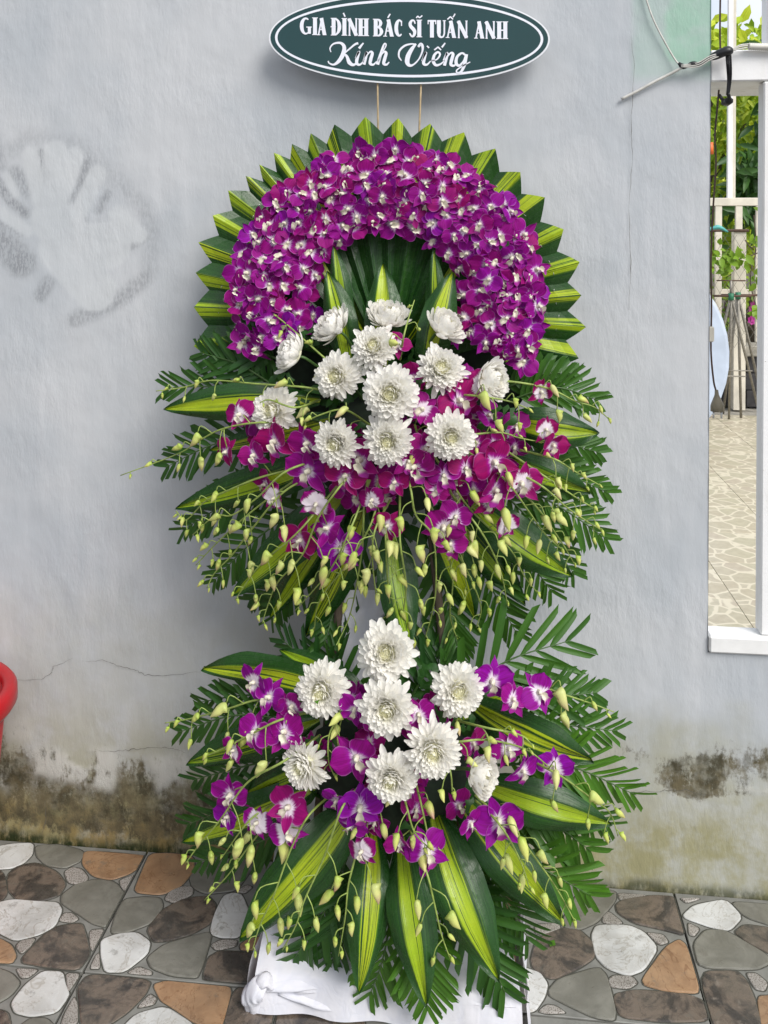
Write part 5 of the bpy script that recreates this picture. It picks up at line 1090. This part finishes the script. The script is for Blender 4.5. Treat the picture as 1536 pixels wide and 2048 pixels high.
for i, (pts, f0, nb_, bp) in enumerate(SP):
    nb_ = max(3, round(nb_ * .82)); up = pts[0][1] < 1290; c = CU if up else CL; tip = pts[-1]
    m_ = len(pts) - 1
    P3 = [W(x, y, dome(x, y, -.01 if k == 0 else .045 + .02 * (i % 3), .13)) for k, (x, y) in enumerate(pts)]
    sp = spline(P3, 40); stem = MB(); stem.tube(sp, [.0024 - .0014 * k / 40 for k in range(41)], 6)
    nb = len(assign[i]); lab = f"orchid spray toward {clock(c, tip)}, {'upper' if up else 'lower'} bouquet, {WORD[nb_]} buds" + (f", {WORD[nb]} bloom{'s' if nb > 1 else ''}" if nb else '')
    used[lab] = used.get(lab, 0) + 1
    th_ = thing('orchid_spray', sp[0], lab, 'orchid spray', 'orchid sprays arching out of the bouquets'); buds = []
    for k in range(nb_):
        s = f0 + (1 - f0) * k / max(1, nb_ - .6); s = min(.995, s + random.uniform(-.015, .015)); j = min(int(s * 40), 39); p = sp[j].lerp(sp[j + 1], s * 40 - j); tg = (sp[min(j + 2, 40)] - sp[max(j - 1, 0)]).normalized()
        sd = 1 if k % 2 else -1; side = tg.cross(Vector((0, -1, 0))).normalized() * sd; frac = k / max(1, nb_ - 1)
        L = pxm(bp, .35) * .88 * (1 - .60 * frac) * random.uniform(.88, 1.1); pl_ = L * random.uniform(.65, 1.15)
        q1 = p + side * pl_ * .7 + tg * pl_ * .45 + Vector((0, -.3 * pl_, .1 * pl_)); q2 = p + side * pl_ * 1.0 + tg * pl_ * .55 + Vector((0, -.4 * pl_, -.55 * pl_))
        if frac > .97: q1 = p.lerp(q1, .3); q2 = p.lerp(q2, .3)
        stem.tube(spline([p, q1, q2], 6), [.0012, .0011, .0010, .0010, .0010, .0011, .0013], 5)
        d = (tg * random.uniform(.1, 1.1) + side * random.uniform(-.2, .7) + Vector((random.uniform(-.25, .25), random.uniform(-.45, .1), -.75))).normalized(); L *= random.uniform(.85, 1.28)
        buds.append((q2, d, L, frac))
    for (x, y, dm, pale), j in assign[i]:
        t = dome(x, y, .055, .135) + random.uniform(-.008, .012); q = W(x, y, t); nz = facing(x, y, up); stem.tube(spline([sp[max(0, j - 2)], sp[max(0, j - 2)].lerp(q, .5) + Vector((0, -.004, .006)), q + Vector((0, .012, 0))], 6), .0012, 5)
    stem.make('stem', M['stem'], th_)
    for (q2, d, L, frac) in buds:
        Mx = frame(q2, d, (random.uniform(-1, 1), -1, 0)) @ Matrix.Rotation(random.uniform(-3, 3), 4, 'Y') @ Matrix.Diagonal((L * 1.02, L, L * 1.02, 1)); o = ob('bud', random.choice(BM), th_, Mx); o.color = (random.random() ** 1.3 * .95 * (1 - frac * .8), .6 * (1 - frac) * random.random(), 0, 1)
    for (x, y, dm, pale), j in assign[i]:
        t = dome(x, y, .055, .135); nz = facing(x, y, up)
        bloom('bloom', th_, W(x, y, t), nz, random.gauss(0, .45), pxm(dm / 2 * 1.22, t), min(1, max(0, random.gauss(.22 if up else .6, .25))), pale)
for x, y, dm, pale in loose:
    up = y < 1290; t = dome(x, y, .05, .12); bloom('', None, W(x, y, t), facing(x, y, up), random.gauss(0, .45), pxm(dm / 2 * 1.22, t), random.random(), pale, True, f"single purple orchid bloom toward {clock(CU if up else CL, (x, y))} in the {'upper' if up else 'lower'} bouquet", 'single orchid blooms between the chrysanthemums')
rs_ = random.Random(77)
for up, cxy, n, rx, ry in ((True, (770, 885), 38, 290, 150), (False, (760, 1520), 30, 210, 150)):
    k = 0
    while k < n:
        u, v_ = rs_.uniform(-1, 1), rs_.uniform(-1, 1)
        if u * u + v_ * v_ > 1: continue
        k += 1; x, y = cxy[0] + u * rx, cxy[1] + v_ * ry
        t = dome(x, y, .02, .08) + rs_.uniform(-.01, .01); bloom('', None, W(x, y, t), facing(x, y, up, .5), rs_.uniform(-1.5, 1.5), pxm(34, t), rs_.random() * .5, 0, True, f"orchid bloom tucked behind the {'upper' if up else 'lower'} chrysanthemums toward {clock(CU if up else CL, (x, y))}, {'near the centre' if u * u + v_ * v_ < .3 else 'further out'}", f"deep set orchid blooms of the {'upper' if up else 'lower'} bouquet")

# ------------------------------------------------------------ chrysanthemums
def mumpetal(seed, curl, wid, nl=7, nw=4):
    v = []; uv = []; f = []
    for j in range(nl + 1):
        s = j / nl; w_ = wid * float(np.interp(s, [0, .2, .5, .8, .93, 1], [.45, .72, .92, 1, .72, .30])) / 2
        y = math.sin(curl * s) / curl if curl else s; z = (1 - math.cos(curl * s)) / curl if curl else 0
        for k in range(nw + 1): u = 2 * k / nw - 1; v.append((u * w_, y, z + .55 * u * u * w_)); uv.append(((u + 1) / 2, s))
    for j in range(nl):
        for k in range(nw): q = j * (nw + 1) + k; f.append((q, q + 1, q + nw + 2, q + nw + 1))
    return mesh('petal', v, f, M['mum'], uv=uv)
PO = [mumpetal(i, [.05, .3, -.3, .2][i], .23) for i in range(4)]; PI_ = [mumpetal(10 + i, [.55, .75, .4][i], .26) for i in range(3)]; PC = [mumpetal(20 + i, [1.25, 1.5, 1.0][i], .27) for i in range(3)]
def centre():
    b = MB(); rs = random.Random(3); v = []; f = []; n1, n2 = 8, 18          # pale core added inside so petal gaps show white, not shaded
    for i in range(n1 + 1):
        th = math.pi * .62 * i / n1
        for k in range(n2): ph = 2 * math.pi * k / n2; v.append((.40 * math.sin(th) * math.cos(ph), .40 * math.sin(th) * math.sin(ph), .08 + .43 * math.cos(th)))
    for i in range(n1):
        for k in range(n2): j = (k + 1) % n2; f.append((i * n2 + k, (i + 1) * n2 + k, (i + 1) * n2 + j, i * n2 + j))
    b.add(v, f, [(.5, .9)] * len(v))
    for k in range(90):
        th = math.acos(1 - (k + .5) / 90 * .34); ph = k * 2.39996; d = Vector((math.sin(th) * math.cos(ph), math.sin(th) * math.sin(ph), math.cos(th))); p = Vector((.37 * d.x, .37 * d.y, .08 + .40 * d.z)); L = rs.uniform(.10, .16)
        F_ = frame(p, d, -Vector((d.x, d.y, -.4))); w_ = .034; pts = [(-w_, 0, 0), (w_, 0, 0), (-w_ * 1.15, L * .6, -.01), (w_ * 1.15, L * .6, -.01), (0, L, .03), (0, L * .5, -.035)]
        b.add([F_ @ Vector(q) for q in pts], [(0, 1, 5), (0, 5, 2), (1, 3, 5), (2, 5, 4), (5, 3, 4)], [(.5, .9)] * 6)
    return mesh('floret_centre', b.v, b.f, M['mum'], uv=b.uv)
CE = centre()
MU = [ # x, y, diameter px, facing (right, up), cup, extra depth, label
 (660,648,84,(-.75,.75),1,.02,'white chrysanthemum cupped toward upper left before the left striped leaf'), (777,627,86,(.18,.95),1,.03,'topmost white chrysanthemum in the wreath hollow, cupped upward'), (893,648,82,(.7,.75),1,.02,'white chrysanthemum cupped toward upper right at the arch inner edge'),
 (577,705,84,(-.9,.45),1,.02,'side-on white chrysanthemum overlapping the left foot of the orchid arch'), (747,693,88,(-.1,.45),0,.05,'round white chrysanthemum just below the topmost cupped one'), (672,753,92,(-.25,.15),0,.03,'white chrysanthemum with pale yellow heart left of the largest upper bloom'),
 (882,737,96,(.25,.5),0,.04,'ragged white chrysanthemum with a green bud resting on its lower left'), (988,760,88,(.75,.1),1,.03,'white chrysanthemum facing right behind a pale pink orchid'), (780,788,108,(0,.1),0,.07,'largest white chrysanthemum at the heart of the upper bouquet'),
 (545,822,96,(-.35,.3),0,.0,'leftmost white chrysanthemum of upper bouquet, crossed by a bud spray'), (670,888,92,(-.2,.0),0,.05,'white chrysanthemum lowest at the left of the bottom row of three'), (775,882,98,(.0,.0),0,.06,'white chrysanthemum in the middle of the bottom row of three'), (902,873,92,(.15,.05),0,.05,'white chrysanthemum at the right of the bottom row of three'),
 (772,1306,116,(.05,.35),0,.06,'topmost white chrysanthemum of the lower bouquet before the hanging cloth'), (642,1383,112,(-.1,.1),0,.04,'white chrysanthemum with a green leaf bit in its centre, lower bouquet upper left'), (773,1420,112,(.0,.1),0,.05,'white chrysanthemum directly beneath the topmost of the lower bouquet'),
 (917,1382,108,(.15,.2),0,.03,'white chrysanthemum beside violet orchids at the upper right of the lower bouquet'), (865,1503,118,(.1,.05),0,.07,'star shaped white chrysanthemum with long loose petals, centre right below'), (605,1533,104,(-.5,.0),0,.03,'white chrysanthemum turned left with one drooping petal'),
 (782,1560,106,(.0,-.05),0,.07,'lowest white chrysanthemum in the middle of the lower bouquet'), (967,1552,92,(.6,.1),1,.04,'white chrysanthemum turned right with a pale bud against its left side')]
for x, y, dm, (fx, fz), cup, ex, lab in MU:
    up = y < 1290; t = dome(x, y, .04 + ex, .13)
    if y < 720: t = max(t, .30)
    pos = W(x, y, t); nz = Vector((fx, -1, fz)) if not cup else Vector((fx * 1.3, -.62, fz * 1.3)); nz.normalize(); R = pxm(dm / 2 * (1.10 if up else 1.02), t)
    base = pos - nz * R * (.25 if not cup else .5); root = thing('chrysanthemum', base, lab, 'chrysanthemum', 'white chrysanthemums of the stand'); Mb = frame_z(base, nz, random.uniform(0, 6)) @ Matrix.Diagonal((R, R, R, 1))
    bb = MB(); fo = W(CU[0] * .6 + x * .4, (CU if up else CL)[1] * .4 + y * .6, .22 if up else .31); bb.tube(spline([base + nz * R * .05, base - nz * R * .6, fo], 10), .0030, 6); bb.make('stem', M['rachis'], root)
    NP = random.randint(165, 205) if not cup else random.randint(135, 165); thmax = random.uniform(90, 106) if not cup else random.uniform(88, 100); fat = random.uniform(.86, 1.12); off = random.uniform(0, 6)
    for k in range(NP):
        q = (k + .5) / NP; a = off + k * 2.39996 + random.uniform(-.12, .12); th = 27 + (thmax - 27) * q ** .70 + random.uniform(-3, 3) * (1 + 1.8 * (q > .85))
        outer = q > .88
        if outer and not cup and random.random() < .12: continue
        l_ = (.56 + .40 * min(1, th / 88) ** 1.3) * random.uniform(.92, 1.06) if not cup else (.62 + .52 * min(1, th / 90)) * random.uniform(.93, 1.05)
        if outer: l_ *= random.uniform(.90, 1.20)
        wsc = (.78 + .30 * min(1, th / 60)) * fat
        if outer: wsc *= random.uniform(.85, 1.1)
        ms = PC if cup and th > 45 else (PO if th > 80 else PI_)
        m_ = Mb @ Matrix.Rotation(a, 4, 'Z') @ Matrix.Translation((0, .03, .05 * (1 - q))) @ Matrix.Rotation(R_(90 - th), 4, 'X') @ Matrix.Rotation(random.uniform(-.2, .2), 4, 'Y') @ Matrix.Diagonal((l_ * wsc, l_, l_, 1))
        o = ob('petal', random.choice(ms), root, m_); o.color = (max(0, .5 - th / 90), 0, 0, 1)
    o = ob('floret_centre', CE, root, Mb @ Matrix.Translation((0, 0, .0 if not cup else .12))); o.color = (.5, 0, 0, 1)
    if 'leaf bit' in lab:
        bb = MB(); q = pos - Vector((0, .01, .004)) + nz * R * .35; bb.add([q, q + Vector((.004, -.001, .003)), q + Vector((.001, -.002, -.006)), q + Vector((-.006, 0, -.001))], [(0, 1, 2, 3)]); bb.make('leaf_bit', M['palm'], root)
# notched chrysanthemum leaves between the flowers
def mumleaf():
    out = [(0, 0), (.12, .15), (.30, .22), (.24, .34), (.42, .45), (.33, .55), (.42, .72), (.22, .74), (.16, .9), (0, 1)]; v = [(x, y, -.3 * x - .1 * y * y) for x, y in out] + [(-x, y, -.3 * x - .1 * y * y) for x, y in out[1:-1]] + [(0, .5, .03), (0, .25, .02), (0, .75, .0)]
    f = [(0, 1, 2, 19 - 1), (18, 2, 3, 4), (18, 4, 17 + 0)]
    n = len(out); c1, c0_, c2 = n + n - 2, n + n - 1, n + n; R1 = list(range(0, n)); Lf = [0] + list(range(n, 2 * n - 2)) + [n - 1]; f = []
    for side in (R1, Lf[::-1]):
        for a, b_ in zip(side[:-1], side[1:]):
            yy1 = (v[a][1] + v[b_][1]) / 2; cc_ = c0_ if yy1 < .38 else (c1 if yy1 < .62 else c2); f.append((a, b_, cc_))
    return mesh('notched_leaf', v, f + [(0, c0_, c1), (n - 1, c2, c1)][:0], M['palm'], uv=[(p[0] + .5, p[1]) for p in v])
NL = mumleaf(); G2 = 'notched chrysanthemum leaves between the flowers'
for x, y, s_, roll in ((700,1370,60,2.2),(712,1395,50,2.8),(690,1350,55,1.6),(640,690,50,1.0),(720,730,55,3.9),(700,760,50,2.2),(860,700,55,2.0),(895,700,45,3.3),(830,760,60,4.2),(620,800,50,2.2),(720,840,60,3.4),(830,840,55,.4),(840,1450,60,5.2),(840,1380,60,5.8),(700,1480,60,2.3),(900,1450,55,4.9),(930,1600,60,4.0),(640,1470,50,2.5),(980,820,60,4.4),(590,760,55,1.6),(810,1640,60,3.2),(720,1580,60,2.8)):
    t = dome(x, y, .02, .10); o = ob('notched_leaf', NL, None, frame_z(W(x, y, t), (random.uniform(-.4, .4), -1, random.uniform(0, .5)), roll) @ Matrix.Diagonal((pxm(s_, t),) * 3 + (1,))); o.color = (.08, 0, 0, 1)
    tag(o, f"small dark notched leaf toward {clock(CU if y < 1290 else CL, (x, y))} between flowers of the {'upper' if y < 1290 else 'lower'} bouquet", 'leaf', G2)
# wet leaf scrap on the floor
q = G(1100, 1893, .004); bb = MB(); bb.add([q, q + Vector((.012, .004, .001)), q + Vector((.010, .016, .002)), q + Vector((-.002, .014, 0))], [(0, 1, 2, 3)]); tag(bb.make('leaf_scrap', M['palm'], None, Matrix.Translation(q)), 'tiny dark green leaf scrap lying on a brown stone of the floor', 'leaf scrap')
# lush dark greenery filling behind each bouquet
for up, c, rx, ry in ((True, CU, 250, 230), (False, CL, 260, 250)):
    cs = [(tuple(W(c[0] + rx * .55 * math.cos(a) * q, c[1] + ry * .55 * math.sin(a) * q, (.215 if up else .29))), (.055, .012, .055)) for a in np.linspace(0, 6.0, 10) for q in (.45, 1)]
    o = leafcloud('filler_leaves', M['palm'], stand, cs, 420, .05, .24, .1, 60 + up, .08); o['kind'] = 'stuff'

# two things that would share a label are told apart by height
from collections import defaultdict
same = defaultdict(list)
for o in sc.objects:
    if o.parent is None and 'label' in o: same[o['label']].append(o)
bpy.context.view_layer.update()
for lab, L in same.items():
    if len(L) in (2, 3) and len(lab.split()) <= 14:
        def height(o):
            kids = [c for c in o.children] or [o]; return sum(c.matrix_world.translation.z for c in kids) / len(kids)
        L.sort(key=height)
        for o, w_ in zip(L, ('lower', 'upper') if len(L) == 2 else ('lowest', 'middle', 'uppermost')): o['label'] = lab + ', ' + w_
